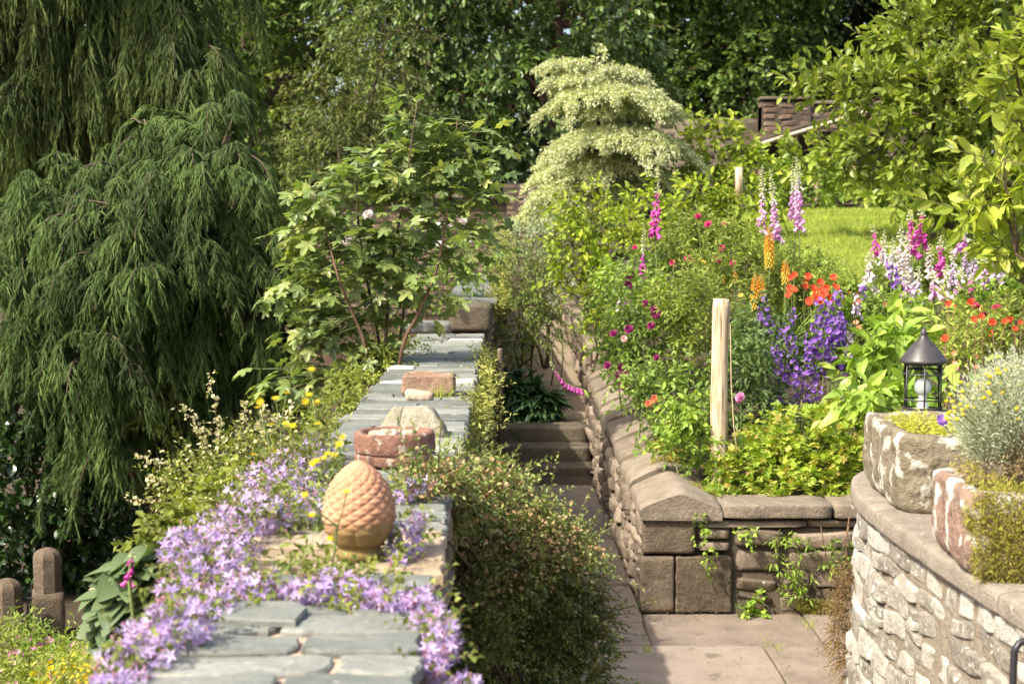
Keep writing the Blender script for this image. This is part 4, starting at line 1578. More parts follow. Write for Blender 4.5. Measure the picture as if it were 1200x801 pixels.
def trunk(root, base, top, r0, r1, mat, amp=.02):
    mb = MB()
    w = wob(base, top, 9, amp)
    r = np.linspace(r0, r1, 9)
    r[0] *= 1.35
    mb.tube(w, r, 12)
    return mb.build('trunk', mat, root, True), w


def tree(name, label, cat, px, Y, lobes, tr, dens, L, K, T, size, mat, top=None, bark='bark', group=None, **kw):
    b = base_pt(px, Y)
    b[2] -= .1
    root = thing(name, label, cat, b, group)
    c = np.mean([c for c, _ in lobes], 0)
    tp = np.array([b[0] * .6 + c[0] * .4, Y, c[2]]) if top is None else top
    _, w = trunk(root, b, tp, tr, tr * .45, M[bark])
    mb = MB()
    for c, r in lobes:
        s = w[rng.integers(4, 9)]
        q = wob(s, c, 7, .03)
        mb.tube(q, np.linspace(tr * .4, tr * .12, 7), 6)
        for _ in range(4):
            e = c + rdirs(1, .2)[0] * r * .9
            mb.tube(wob(q[-1 - rng.integers(0, 3)], e, 6, .04), np.linspace(tr * .14, tr * .03, 6), 5)
    flush()
    PEND.append((mb, 'branches', M[bark], root, True))
    leafy(root, lobes, dens, L, K, T, size, mat, **kw)
    return root


def lobes_of(Y, *l, ry=None):
    return [lobe(a, b, Y + (e[0] if e else 0), c, d, ry) for a, b, c, d, *e in l]


# ---- far woods: one mass
g = np.random.default_rng(3)
mb = MB()
n = 26000
x = rng.uniform(-34, 34, n)
yy = rng.uniform(44, 52, n)
topz = 13 + 3 * np.sin(x * .5) + 2 * np.sin(x * 1.3 + 1)
zz = rng.uniform(0, 1, n) ** .85 * topz + 1.5
yy += 2 * nz(np.stack([x * .6, zz * .6, x * 0], -1), 4)
gap = nz(np.stack([x * .35, zz * .45, x * 0 + 5], -1), 14) < .62
p = np.stack([x, yy, zz], -1)[gap]
d = unit(np.array([0, -.5, .1]) + rng.normal(0, .7, p.shape))
scatter(mb, T_LOW, p, frames(d, up_normals(len(p), .6)), rng.uniform(.35, .75, len(p)))
fwood = mb.build('far_woodland', M['l_dark'])
tag(fwood, kind='stuff')
fw_t = MB()

# ---- trees of the background
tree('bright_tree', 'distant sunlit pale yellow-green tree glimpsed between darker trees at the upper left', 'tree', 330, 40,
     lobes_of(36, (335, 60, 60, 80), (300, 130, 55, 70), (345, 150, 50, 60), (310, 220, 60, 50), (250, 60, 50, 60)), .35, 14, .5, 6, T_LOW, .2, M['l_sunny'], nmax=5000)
tree('broadleaf_tree', 'mid-green tree with open twiggy branches over the pale sunlit tree', 'tree', 285, 31,
     lobes_of(31, (300, 30, 80, 45), (255, 90, 45, 60), (405, 25, 65, 45), (330, 215, 60, 45), (290, 290, 60, 70), (350, -60, 130, 50), (272, 110, 30, 40, -1), (290, 175, 40, 40, -1), (285, 40, 40, 40, -1)), .3, 11, .5, 7, T_LO, .2, M['l_maple'], nmax=3400, twmat=M['twig'], twr=.012)
tree('feathery_tree', 'olive-green fine-leaved tree with several pale upright stems, above the sapling', 'tree', 432, 25.5,
     lobes_of(25.5, (415, 105, 55, 60), (450, 60, 45, 50), (395, 170, 60, 50), (450, 160, 50, 50), (370, 230, 55, 40), (420, 240, 50, 40)), .10, 18, .5, 12, T_LON, .13, M['l_olive'], nmax=5000, droop=.6, twmat=M['bark'], twr=.008)
tree('laurel_tree', 'large dark green tree with drooping glossy leaf clusters behind the cream tiered tree', 'tree', 648, 27.5,
     lobes_of(27.5, (560, 60, 85, 50), (480, 120, 65, 55), (630, 105, 60, 55, -.8), (555, 150, 75, 55, -.6), (690, 30, 80, 45), (470, 20, 85, 45), (600, 205, 65, 40), (520, 215, 60, 40), (560, -50, 150, 50), (730, 90, 60, 50, 1.2)), .28, 12, .45, 9, T_OVAL, .165, M['l_laurel'], nmax=11000, droop=.65, upw=0, twmat=M['twig'], twr=.008, bark='bark_red', top=P(646, -60, 27.5))
tree('maple_tree', 'tall dark tree with layered sunlit leaf sprays at the top, right of the cream tree', 'tree', 838, 31,
     lobes_of(31, (800, 50, 75, 45), (870, 80, 65, 50, -.8), (900, 30, 70, 40), (835, 120, 70, 35, -.5), (770, 105, 55, 45), (920, 100, 45, 40), (860, -50, 170, 50), (740, 10, 60, 40)), .35, 14, .45, 9, T_LOW, .16, M['l_maple'], nmax=10000, droop=.3, upw=.1, twmat=M['twig'], twr=.01)
tree('yew_tree', 'nearly black evergreen tree behind the magnolia at the top right', 'tree', 1030, 34,
     lobes_of(34, (1000, 20, 110, 50), (1060, 70, 80, 50), (970, 85, 60, 35), (1110, 10, 100, 60), (1150, 110, 90, 60), (1000, -60, 200, 60), (950, 130, 60, 25)), .5, 10, .6, 12, T_LON, .26, M['l_yew'], nmax=6500, droop=.5, bark='bark_red')
tree('dark_understorey_tree', 'deep green low tree filling the shade under the laurel and maple', 'tree', 745, 33.5,
     lobes_of(33.5, (700, 120, 80, 70), (620, 150, 80, 80), (760, 160, 90, 50), (520, 170, 90, 80), (850, 140, 90, 50), (430, 190, 90, 70), (700, 30, 100, 60)), .25, 7, .6, 8, T_LO, .26, M['l_dark'], nmax=6000)


# ---- weeping conifers
def weeping(label, px, Y, lobes, n, arm, L, K, strand, hang, mat, tr, top):
    b = base_pt(px, Y)
    root = thing('weeping_conifer', label, 'tree', b)
    _, w = trunk(root, b, top, tr, tr * .3, M['bark'])
    mb = MB()
    for c, r in lobes:
        for _ in range(5):
            e = c + rdirs(1, -.2)[0] * r * .6
            s = w[rng.integers(2, 8)]
            mb.tube(wob(s, e, 7, .03, .0), np.linspace(.035, .006, 7), 5)
    mb.build('branches', M['bark'], root, True)
    p, d = in_lobes(lobes, n, .45, 1.1, None, .7, .4)
    # long arching arms carry the hanging sprays
    o = unit(np.stack([d[:, 0] * .8 + rng.normal(0, .45, len(p)), d[:, 1] + rng.normal(0, .4, len(p)), rng.normal(.35, .3, len(p))], -1))
    A_ = arm * rng.uniform(.6, 1.35, len(p))
    NS = 17
    u = (np.arange(NS) + rng.uniform(0, 1, (len(p), NS))) / NS
    sp = p[:, None] + o[:, None] * (A_[:, None] * (u - .3 * u * u))[..., None]
    sp[..., 2] -= A_[:, None] * .75 * u ** 2.2
    tang = o[:, None] * (1 - .6 * u)[..., None] + np.array([0, 0, -1.0]) * (1.65 * u ** 1.2)[..., None]
    lat = unit(np.cross(o, [0, 0, 1.0]))[:, None] * np.where(rng.random(u.shape) < .5, -1, 1)[..., None]
    so = unit(tang * .7 + lat * rng.uniform(.2, .9, u.shape)[..., None] + np.array([0, 0, -.25]))
    tw_ = MB()
    for q in sp[::3]:
        tw_.tube(q[[0, 4, 8, 12, 16]], np.linspace(.012, .003, 5), 4, False)
    sp, so = sp.reshape(-1, 3), so.reshape(-1, 3)
    Ls = L * rng.uniform(.45, 1.3, len(sp))
    t = (np.arange(K) + rng.uniform(0, 1, (len(sp), K))) / K
    ax = sp[:, None] + so[:, None] * (Ls[:, None] * t * (1 - hang * .5 * t))[..., None]
    ax[..., 2] -= Ls[:, None] * hang * t ** 1.8
    l2 = unit(np.cross(so, [0.1, .2, 1.0]))[:, None] * np.where(rng.random(t.shape) < .5, -1, 1)[..., None]
    sd = so[:, None] * (.9 * (1 - .6 * t))[..., None] + l2 * (rng.uniform(.2, .8, t.shape) * (1.1 - .6 * t))[..., None] + np.array([0, 0, -1.0]) * (.25 + hang * t)[..., None] + rng.normal(0, .15, t.shape + (3,))
    sl_ = strand * rng.uniform(.45, 1.6, t.shape) * (1.15 - .5 * t)
    nn = np.array([-.2, -.5, .8]) + rng.normal(0, .5, t.shape + (3,))
    mb = MB()
    scatter(mb, rib_t(2, .16, .25), ax.reshape(-1, 3), frames(sd.reshape(-1, 3), nn.reshape(-1, 3)), sl_.ravel())
    mb.build('crown', mat, root)
    tw_.build('spray_stems', M['twig'], root)


weeping('tall weeping conifer whose long thin sprays hang down across the top left corner', 110, 17.5,
        lobes_of(17.5, (120, 10, 95, 60), (30, 40, 80, 70), (205, 70, 55, 65, -.6), (70, 95, 90, 50), (230, 20, 50, 60), (150, 110, 80, 40, .5), (60, -80, 160, 60), (10, 150, 70, 60, .8), (120, 200, 110, 60, 1.2)), 400, .85, .5, 34, .095, .9, M['l_cypress2'], .25, P(120, -250, 17.5))
weeping('dark weeping conifer with arching layered sprays filling the left side behind the flowers', 165, 13.6,
        lobes_of(13.6, (262, 148, 20, 32, -.3), (190, 160, 45, 30), (240, 215, 70, 45, -.6), (110, 230, 90, 45, -.3), (275, 290, 60, 55, -.4), (170, 300, 90, 60, -.8), (50, 300, 70, 65, -.4), (290, 360, 45, 55), (210, 380, 70, 55, -.4), (100, 390, 80, 55, -.6), (150, 455, 60, 40), (255, 430, 55, 45), (30, 380, 50, 60), (230, 480, 50, 38, -.3), (290, 460, 40, 40, -.1), (150, 500, 50, 34, -.2), (300, 400, 34, 44, -.2)), 760, .6, .22, 30, .062, .42, M['l_cypress'], .12, P(200, 270, 14.1))

# lime bush glimpsed through the conifer
b = base_pt(190, 15)
rt = thing('lime_shrub', 'bright lime-green bush glimpsed in sun beneath the weeping conifer', 'shrub', b)
lb_ = lobes_of(12.75, (184, 462, 14, 26), (196, 486, 14, 20), (176, 492, 10, 14))
limbs(rt, base_pt(190, 12.75), lb_, .004, M['twig'], 'stems')
leafy(rt, lb_, 130, .14, 6, T_LO, .06, M['l_spirea'], 'foliage', droop=.6)

# glossy dark evergreen
b = base_pt(60, 14.4)
rt = thing('camellia_bush', 'glossy dark evergreen bush in shade behind the stone bollards', 'shrub', b)
lb_ = lobes_of(14.4, (50, 460, 75, 45, -.3), (110, 520, 55, 55, -.2), (40, 560, 75, 60, -.4), (120, 600, 50, 55), (40, 640, 75, 40, -.1), (10, 500, 50, 50), (105, 640, 40, 35), (150, 570, 36, 50, .6), (160, 630, 30, 34, 1.2), (190, 570, 40, 50, 1.6))
limbs(rt, b, lb_, .05, M['bark'], 'stems')
leafy(rt, lb_, 60, .28, 8, T_OVALW, .095, M['l_holly'], 'foliage', front=.7, twmat=M['twig'], lo=.7)

# ---- wedding-cake tree
b = base_pt(706, 20)
rt = thing('tiered_tree', 'cream-variegated tree with flat tiered branches like cake layers', 'tree', b)
_, w = trunk(rt, b, P(700, 72, 20.3), .06, .02, M['bark'], .012)
tiers = [(668, 76, 34, 3), (716, 85, 40, 4), (682, 94, 42, 3), (716, 113, 72, 15), (728, 128, 58, 8), (724, 166, 84, 20), (708, 196, 78, 14), (664, 226, 44, 20), (636, 256, 38, 8), (740, 228, 60, 16)]
lm, cm = MB(), MB()
for px, py, rx, rz in tiers:
    c = P(px, py, 20 + rng.uniform(-.2, .2))
    k = 20 / FPX
    rx_, rz_ = rx * k, rz * k
    n = int(900 * (rx / 60) ** 2 * (1 + rz / 30)) + 90
    a = rng.uniform(0, 6.28, n)
    q = rng.uniform(0, 1, n) ** .5
    q *= 1 + .16 * np.sin(a * 5 + px) + .12 * np.sin(a * 11 + py) + .06 * np.sin(a * 23)
    pp = np.stack([c[0] + rx_ * q * np.cos(a), c[1] + rx_ * q * np.sin(a) * .95, c[2] + rz_ * (.75 - 1.5 * q ** 2.4) + rng.normal(0, .03, n)], -1)
    dd = unit(np.stack([np.cos(a), np.sin(a), -.15 - .5 * q], -1) + rng.normal(0, .35, (n, 3)))
    twig_leaves(cm, pp, dd, .10, 8, T_LO, .048, 60, .25, 1.3)
    for _ in range(7):
        a = rng.uniform(0, 6.28)
        s = np.array([w[:, 0].mean(), 20, c[2] - rz_ * .4])
        e = np.array([c[0] + rx_ * .8 * math.cos(a), c[1] + rx_ * .8 * math.sin(a), c[2] - rz_ * .2])
        lm.tube(wob(s, e, 5, .03), np.linspace(.025, .008, 5), 5)
c = P(706, 62, 20)
twig_leaves(cm, c + rng.normal(0, .03, (8, 3)), rdirs(8, .4), .12, 6, T_LO, .08)
lm.tube([w[-1], c], .008, 5)
lm.build('branches', M['bark'], rt, True)
cm.build('crown', M['l_corn'], rt)


def bush(name, label, cat, px, Y, lobes, r0, dens, L, K, T, size, mat, group=None, stem='twig', **kw):
    b = base_pt(px, Y)
    rt = thing(name, label, cat, b, group)
    limbs(rt, b, lobes, r0, M[stem], 'stems')
    leafy(rt, lobes, dens, L, K, T, size, mat, 'foliage', **kw)
    return rt


# ---- yellow-green shrubs in the middle
bush('golden_shrub', 'yellow-green shrub right of the cream tree, beside the far timber stake', 'shrub', 838, 20.5, lobes_of(20.5, (838, 178, 42, 36), (825, 215, 36, 36), (866, 210, 35, 35), (800, 240, 32, 26)), .03, 38, .3, 8, T_OVAL, .11, M['l_shrub'], lo=.6, twmat=M['twig'], twr=.005)
bush('golden_shrub', 'yellow-green shrub below the cream tree, behind the tall magenta foxglove', 'shrub', 770, 17.5, lobes_of(17.5, (795, 245, 46, 32), (745, 272, 45, 34), (820, 275, 50, 38), (870, 265, 40, 40), (890, 300, 35, 35)), .03, 38, .28, 8, T_OVAL, .10, M['l_shrub'], lo=.6, twmat=M['twig'], twr=.005)
bush('golden_shrub', 'yellow-green shrub with pale upright shoots overhanging the upper path', 'shrub', 700, 16, lobes_of(16, (688, 256, 26, 32), (700, 290, 42, 34), (672, 285, 25, 40), (730, 300, 40, 36), (695, 330, 34, 34)), .03, 42, .26, 8, T_OVAL, .09, M['l_shrub'], lo=.6, twmat=M['twig'], twr=.005)
bush('golden_shrub', 'low yellow-green shrub spilling over the far end of the path-side wall', 'shrub', 700, 14.8, lobes_of(14.8, (702, 362, 22, 28), (716, 345, 28, 30), (712, 395, 20, 24)), .02, 60, .2, 8, T_OVAL, .07, M['l_shrub'], lo=.6)
stk = MB()
stk.tube([P(866, 232, 19.6), P(866, 196, 19.6)], .05, 8)
tag(stk.build('timber_stake', M['wood'], None, True), 'short pale timber stake among yellow-green shrubs near the lean-to', 'stake')
bush('leafy_hedge', 'mixed dark green shrubs along the far edge of the lawn below the shed', 'hedge', 930, 21.5, lobes_of(21.5, (900, 215, 40, 25), (945, 225, 45, 22), (1000, 235, 50, 18), (1055, 240, 45, 14), (1100, 240, 40, 16)), .03, 30, .3, 8, T_LO, .11, M['l_border'], lo=.6)

# ---- magnolia
tree('magnolia_tree', 'spreading yellow-green magnolia tree over the back of the lawn', 'tree', 1105, 17.2,
     lobes_of(17.2, (1090, 50, 65, 45), (1150, 40, 60, 55), (1030, 115, 55, 32, -.3), (1110, 115, 70, 40, -.5), (1170, 120, 50, 50), (1060, 165, 75, 28, -.4), (970, 100, 45, 13), (955, 185, 35, 13, .2), (1000, 190, 50, 18), (1140, 185, 65, 28, -.3), (1090, 215, 75, 16), (1060, 75, 30, 30), (1140, -30, 80, 40), (1080, 232, 70, 12, -.4), (1135, 226, 60, 16, -.6)),   .13, 26, .3, 9, T_OVAL, .135, M['l_magnolia'], nmax=5000, top=P(1095, 90, 17.2), lo=.55, ang=50, droop=.0, upw=.6, twmat=M['twig'], twr=.006)
# ---- golden branches near, at the right edge
tree('golden_leaf_tree', 'near golden-leaved small tree reaching in from the right edge above the foxgloves', 'tree', 1262, 8.9,
     lobes_of(8.9, (1185, 70, 28, 40), (1195, 130, 30, 35), (1178, 185, 34, 22, -.2), (1190, 230, 40, 22), (1135, 240, 34, 9, -.1), (1190, 290, 30, 26), (1225, 60, 40, 70), (1230, 200, 50, 70), (1195, 330, 22, 14)), .05, 60, .2, 8, T_OVAL, .115, M['l_golden'], nmax=620, lo=.4, ang=50, droop=.0, upw=.5, front=.3, twmat=M['twig'], twr=.004)

# ---- sycamore sapling
b = np.array([-.93, 11.2, -.95])
rt = thing('sycamore_sapling', 'young sycamore with lobed leaves and reddish stems leaning over the slate wall', 'tree', b)
stems = [[(470, 404), (492, 365), (512, 318), (522, 268), (530, 200), (536, 140)], [(452, 404), (455, 350), (462, 290), (474, 230), (482, 170), (489, 120)], [(430, 404), (412, 365), (396, 325), (382, 270), (365, 225)], [(446, 404), (432, 340), (420, 270), (418, 210), (420, 190)], [(468, 404), (475, 350), (470, 280), (455, 220)]]
nodes = []
for k, s in enumerate(stems):
    Yk = 11.0 + (-.25, .0, -.3, .3, .35, -.5)[k]
    p = np.array([P(x, y_, Yk + .12 * rng.normal() * (i > 0) + i * .03 * (-1) ** k) for i, (x, y_) in enumerate(s)])
    low = np.array([[b[0] + .1 * (k - 2) * .4, 11.2, -.9], (p[0] + b + np.array([0, 0, 1.0])) / 2 * np.array([1, 1, 1])])
    full = np.concatenate([low, p])
    m = MB()
    tt = np.linspace(0, len(full) - 1, 22)
    full = np.stack([np.interp(tt, np.arange(len(full)), full[:, i]) for i in range(3)], -1)
    kk = np.array([.25, .5, .25])
    for i in range(3):
        full[1:-1, i] = np.convolve(full[:, i], kk, 'valid')
    m.tube(full, np.linspace(.017, .004, 22), 7)
    m.build('stem', M['bark'] if k % 2 else M['bark_red'], rt, True)
    nodes.append(full)
lb_ = lobes_of(11, (490, 135, 22, 26), (535, 165, 45, 30), (470, 195, 60, 38), (555, 225, 45, 35), (400, 230, 60, 38), (500, 260, 65, 42), (360, 275, 42, 34), (430, 300, 70, 42), (370, 335, 50, 36), (550, 290, 42, 34), (480, 335, 60, 34), (400, 380, 55, 32), (345, 385, 30, 30), (430, 420, 40, 25), (330, 440, 22, 22), (375, 450, 40, 25))
p, d = in_lobes(lb_, 300, .2, 1.1, None, .3, .25)
alln = np.concatenate([q[6:] for q in nodes])
tw, lv = MB(), MB()
near_ = alln[np.argmin(((p[:, None] - alln[None]) ** 2).sum(-1), 1)]
for q, s in zip(p, near_):
    tw.tube([s, (s + q) / 2 + np.array([0, 0, .02]), q], [.004, .003, .002], 4, False)
dd = unit((p - near_) * 2 + d * .3 + rng.normal(0, .25, p.shape))
# opposite pairs of stalked leaves on each shoot
for f in (1.0, .75, .5):
    at = near_ + (p - near_) * f
    for sg in (-1, 1):
        side = unit(np.cross(dd, [0, 0, 1.0])) * sg
        pd = unit(dd * .4 + side * .8 + rng.normal(0, .25, p.shape))
        if f == 1.0 and sg == 1:
            pd = unit(dd + rng.normal(0, .2, p.shape))
        e = at + pd * rng.uniform(.05, .10, (len(p), 1))
        V_, F_ = twig_t()
        ln = np.linalg.norm(e - at, axis=1)
        scatter(tw, (V_, F_), at, frames(e - at, rdirs(len(p))), np.stack([ln * 0 + .0022, ln, ln * 0 + .0022], -1))
        keep = rng.random(len(p)) < (.95 if f > .6 else .6)
        ld = pd.copy()
        ld[:, 2] -= rng.uniform(.1, .6, len(p))
        scatter(lv, T_PALM, e[keep], frames(ld, up_normals(len(p), .35))[keep], rng.uniform(.08, .175, keep.sum()))
tw.build('twigs', M['stem'], rt)
lv.build('crown', M['l_syc'], rt)

# white roses glimpsed behind the sapling
b = base_pt(520, 15.5)
b[0] = -1.0
rt = thing('white_rose_bush', 'rambling bush with small white blooms behind the sapling leaves', 'shrub', b)
lb_ = lobes_of(15.2, (500, 290, 55, 40), (430, 310, 60, 50), (555, 300, 25, 30), (520, 330, 45, 25))
limbs(rt, b, lb_, .015, M['twig'], 'stems')
leafy(rt, lb_, 45, .25, 7, T_LO, .07, M['l_rose'], 'foliage')
fm = MB()
scatter(fm, T_ROSE, [(0, 0, 0)], np.eye(3)[None], .05)
wr = None
for px, py in ((508, 268), (520, 280), (524, 270), (540, 265), (548, 282), (409, 285), (410, 300), (515, 295), (470, 275), (430, 250)):
    pt_ = P(px, py, 13.9) + rng.normal(0, .02, 3)
    if wr is None:
        wr = MB()
        V_, F_ = T_ROSE
        wr.add(V_ * .05, F_)
        wr = wr.build('rose_bloom', M['p_white'], None)
        wr.parent = rt
        o = wr
    else:
        o = copy_part(wr, rt)
    o.location = pt_ - b
    o.rotation_euler = (rng.uniform(.6, 1.3), 0, rng.uniform(-.6, .6))

# ---- shrub with cream buds and clusters, in front of the slate wall
b = np.array([.15, 6.75, 0.0])
rt = thing('cotoneaster_bush', 'rounded small-leaved bush covered in cream and reddish buds, on the patio beside the slate wall', 'shrub', b)
lb_ = lobes_of(6.7, (570, 604, 56, 26, -.1), (632, 632, 44, 30), (540, 585, 48, 32, -.2), (505, 568, 34, 18, -1.1), (484, 585, 20, 14, -1.3), (522, 590, 30, 22, -1.0), (545, 570, 40, 22, -.7), (662, 662, 34, 30, -.1), (600, 645, 70, 42, -.35), (560, 660, 40, 40, -.3), (590, 715, 60, 46, -.15), (645, 718, 54, 44), (620, 785, 75, 50), (550, 566, 26, 14), (602, 572, 20, 12), (688, 705, 18, 24), (690, 750, 18, 22), (553, 700, 28, 34, -.6), (560, 760, 30, 40, -.7), (548, 640, 22, 24, -.6))
limbs(rt, b, lb_, .011, M['bark'], 'stems', sub=2)
p, d = leafy(rt, lb_, 900, .125, 12, T_LO, .024, M['l_coton'], 'foliage', lo=.5, hi=1.2, rough=.5, front=.65, twmat=M['twig'], twr=.0018, droop=.25, rnd=.6, nmax=8800)
sel = rng.choice(len(p), 260, replace=False)
shm, shl = MB(), MB()
twig_leaves(shl, p[sel], unit(d[sel] + np.array([0, 0, .5]) + rng.normal(0, .35, (260, 3))), .26, 20, T_LO, .023, 50, .25, .7, .35, shm, .002)
shl.build('shoot_leaves', M['l_coton'], rt)
shm.build('shoots', M['twig'], rt)
keep = (p[:, 2] + .25 * nz(p * 4, 2) > .85) & (d[:, 1] < .6)
q = p[keep]
cl = q[rng.integers(0, len(q), 8200)] + rng.normal(0, .028, (8200, 3)) + d[keep][rng.integers(0, len(q), 8200)] * .03
mb = MB()
scatter(mb, round_t(5, .5, 1.1), cl, frames(rdirs(8200), up_normals(8200, .6)), rng.uniform(.005, .0115, 8200))
mb.build('blossoms', M['p_coton'], rt)

# ---- shrubs on and by the upper path
bush('path_shrub', 'fine-leaved green shrub growing up through the side of the gravel path', 'shrub', 612, 16.6, lobes_of(16.6, (610, 320, 26, 36), (636, 345, 30, 34), (605, 375, 22, 40), (635, 380, 24, 24), (600, 405, 18, 30)), .018, 130, .25, 12, T_LON, .055, M['l_path'], droop=.5, twmat=M['stem'], twr=.004)
bush('hebe_bush', 'grey-green dense bush below the cream tree at the end of the path', 'shrub', 640, 18.6, lobes_of(18.6, (625, 285, 34, 22), (655, 275, 34, 26), (650, 320, 26, 26), (605, 290, 20, 20)), .02, 90, .2, 10, T_LON, .06, M['l_hebe'], droop=.2)
bush('hebe_bush', 'small grey bush tucked against the foot of the far terrace wall', 'shrub', 654, 17.4, lobes_of(17.4, (656, 352, 12, 16), (662, 330, 12, 14)), .01, 150, .12, 8, T_LON, .05, M['l_grey'], droop=.2)

# hellebore at the top of the steps
b = base_pt(615, 15.0)
b[2] = .45
rt = thing('hellebore', 'dark green leafy clump of hellebore at the top of the steps', 'plant', b)
p, d = in_lobes(lobes_of(15.0, (618, 470, 34, 26), (595, 455, 22, 22), (640, 478, 22, 16)), 170, .5, 1.0, .45, .5)
lv, sm = MB(), MB()
for q in p:
    sm.tube([b + rng.normal(0, .05, 3) * (1, 1, 0), (b + q) / 2 + np.array([0, 0, .06]), q], [.006, .005, .004], 4, False)
for k in range(7):
    a = (k - 3) * .42
    dd = unit(d * .6 + np.array([0, -.2, .1]))
    sx = unit(np.cross(dd, [0, 0, 1.0]))
    ld = dd * math.cos(a) + sx * math.sin(a) + rng.normal(0, .12, d.shape)
    ld[:, 2] -= .25
    scatter(lv, T_NARROW, p, frames(ld, up_normals(len(p), .3)), rng.uniform(.13, .2, len(p)))
sm.build('stems', M['stem'], rt)
lv.build('foliage', M['l_helle'], rt)

# ---- plants growing on the long wall
def wall_lobes(*l):
    return [lobe(a, b_, Y, c, d_, .22) for a, b_, Y, c, d_ in l]


def clump(name, label, cat, b, lobes, dens, L, K, T, size, mat, stem='stem', r0=.003, group=None, **kw):
    rt = thing(name, label, cat, b, group)
    limbs(rt, b, lobes, r0, M[stem], 'stems', .5, 5, 4)
    p, d = leafy(rt, lobes, dens, L, K, T, size, mat, 'foliage', **kw)
    return rt, p, d


for lab, lbs in (('yellow-green trailing plant along the left edge of the slate top beside the hollowed block', wall_lobes((440, 425, 10.9, 32, 13), (470, 408, 11.8, 30, 8), (415, 447, 9.8, 24, 15))),
                 ('yellow-green weeds along the left edge of the slate top beside the red bowl', wall_lobes((400, 478, 8.6, 22, 18), (380, 510, 7.6, 20, 18))),
                 ('tangle of pale green foliage left of the finial under the yellow flowers', wall_lobes((372, 560, 5.9, 26, 30), (355, 615, 5.0, 28, 35), (362, 650, 4.4, 18, 18)))):
    c = lbs[0][0]
    clump('wall_weed', lab, 'plant', (c[0], c[1], WT), lbs, 260, .12, 7, T_LO, .035, M['l_spirea'] if 'finial' not in lab else M['l_bell'], lo=.3)
for lab, lbs in (('tall pale weeds standing along the right face of the slate wall near the red bowl', [lobe(560, 505, 8.6, 9, 42, .5), lobe(552, 555, 7.8, 9, 32, .4)]),
                 ('reddish and green wall weeds below the raised end stone', [lobe(564, 440, 11.6, 6, 22, .6), lobe(566, 465, 10.6, 7, 28, .5)]),
                 ('climbing greenery on the side of the raised wall beside the path shrub', [lobe(584, 350, 15.3, 8, 36, .5), lobe(588, 300, 18, 10, 26, .6)])):
    c = lbs[0][0]
    clump('wallside_weed', lab, 'plant', (c[0], c[1], .4), lbs, 130, .2, 11, T_LON, .045, M['l_willow'], lo=.2, upw=1.1, outw=.3, rnd=.3, droop=.25, r0=.004)
for k, (px, py, lab) in enumerate(((430, 402, 'grass tuft at the foot of the sapling on the slate wall'), (515, 465, 'tiny grass tuft beside the hollowed stone block'), (425, 412, 'small grass tuft at the left edge of the slate top by the sapling'), (517, 525, 'small green tuft between slates right of the red bowl'))):
    c = PZ(px, py, WT + .01)
    mb = MB()
    n = 60
    pp = c + np.stack([rng.normal(0, .05, n), rng.normal(0, .05, n), np.zeros(n)], -1)
    scatter(mb, T_RIB, pp, frames(unit(np.array([0, 0, 1]) + rng.normal(0, .5, (n, 3))), rdirs(n)), rng.uniform(.03, .09, n))
    tag(mb.build('grass_tuft', M['l_grass']), lab, 'grass')


# ---- violet bellflowers over the near wall
bellm = []


def bellflower(label, lobes, nfl, size=.0175, b=None):
    c = np.mean([q for q, _ in lobes], 0)
    b = np.array([np.clip(c[0], -.75, -.2), c[1], WT]) if b is None else b
    rt = thing('bellflower_clump', label, 'flowers', b, 'violet bellflowers on the slate wall')
    leafy(rt, lobes, 270, .09, 6, T_LOW, .022, M['l_bell'], 'foliage', lo=.2, hi=.85, twmat=M['drystem'], twr=.0012)
    nfl = int(nfl * 1.35)
    p, d = in_lobes(lobes, nfl, .6, 1.12, None, .7, .3)
    nn = unit(d * .8 + np.array([-.1, -.5, .55]) + rng.normal(0, .4, p.shape))
    mb = MB()
    far = p[:, 2] > -9
    scatter(mb, star_t(5, .42, .35), p, frames(rdirs(len(p)), nn), size * rng.uniform(.5, 1.3, len(p)))
    mb.build('blossoms', M['p_bell'], rt)
    p2, d2 = in_lobes(lobes, int(nfl * .7), .4, 1.05, None, .7, .3)
    mb = MB()
    V_, F_ = T_BELL
    scatter(mb, (V_ * np.array([.8, 1, .8]), F_), p2, frames(unit(d2 + rng.normal(0, .6, p2.shape)), rdirs(len(p2))), .012 * rng.uniform(.7, 1.3, len(p2)))
    mb.build('faded_blossoms', M['p_bellc'], rt)


def bl_(*l):
    return [lobe(a, b_, Y, c, d_, ry) for a, b_, Y, c, d_, ry in l]


bellflower('violet bellflower clump tumbling over the near left corner of the slate wall', bl_((165, 765, 3.35, 44, 36, .09), (205, 730, 3.5, 42, 32, .10), (140, 800, 3.2, 36, 26, .08), (245, 715, 3.75, 36, 24, .09)), 420)
bellflower('violet bellflower clump on the wall edge beside the grey-green leaves', bl_((230, 680, 4.0, 40, 32, .12), (260, 645, 4.3, 46, 28, .14), (215, 640, 4.2, 24, 24, .1), (290, 685, 3.95, 34, 18, .10)), 420)
bellflower('largest violet bellflower drift along the wall edge left of the finial', bl_((300, 605, 4.85, 55, 30, .2), (340, 580, 5.3, 44, 28, .22), (270, 620, 4.6, 36, 26, .15), (330, 620, 4.9, 36, 18, .14), (375, 610, 4.95, 18, 24, .1)), 600)
bellflower('violet bellflower sprays beside the yellow hawkweed behind the finial', bl_((345, 545, 5.7, 36, 20, .22), (370, 530, 6.2, 22, 22, .25), (312, 560, 5.5, 30, 18, .2)), 260)
bellflower('violet bellflower mound in front of the foot of the finial', bl_((395, 688, 3.95, 32, 20, .08), (360, 690, 3.9, 26, 16, .07), (430, 695, 3.88, 24, 14, .07)), 230)
bellflower('violet bellflower row across the wall top above the loose slate', bl_((310, 692, 3.93, 34, 10, .06), (460, 702, 3.82, 34, 12, .06), (490, 700, 3.8, 18, 12, .06)), 190)
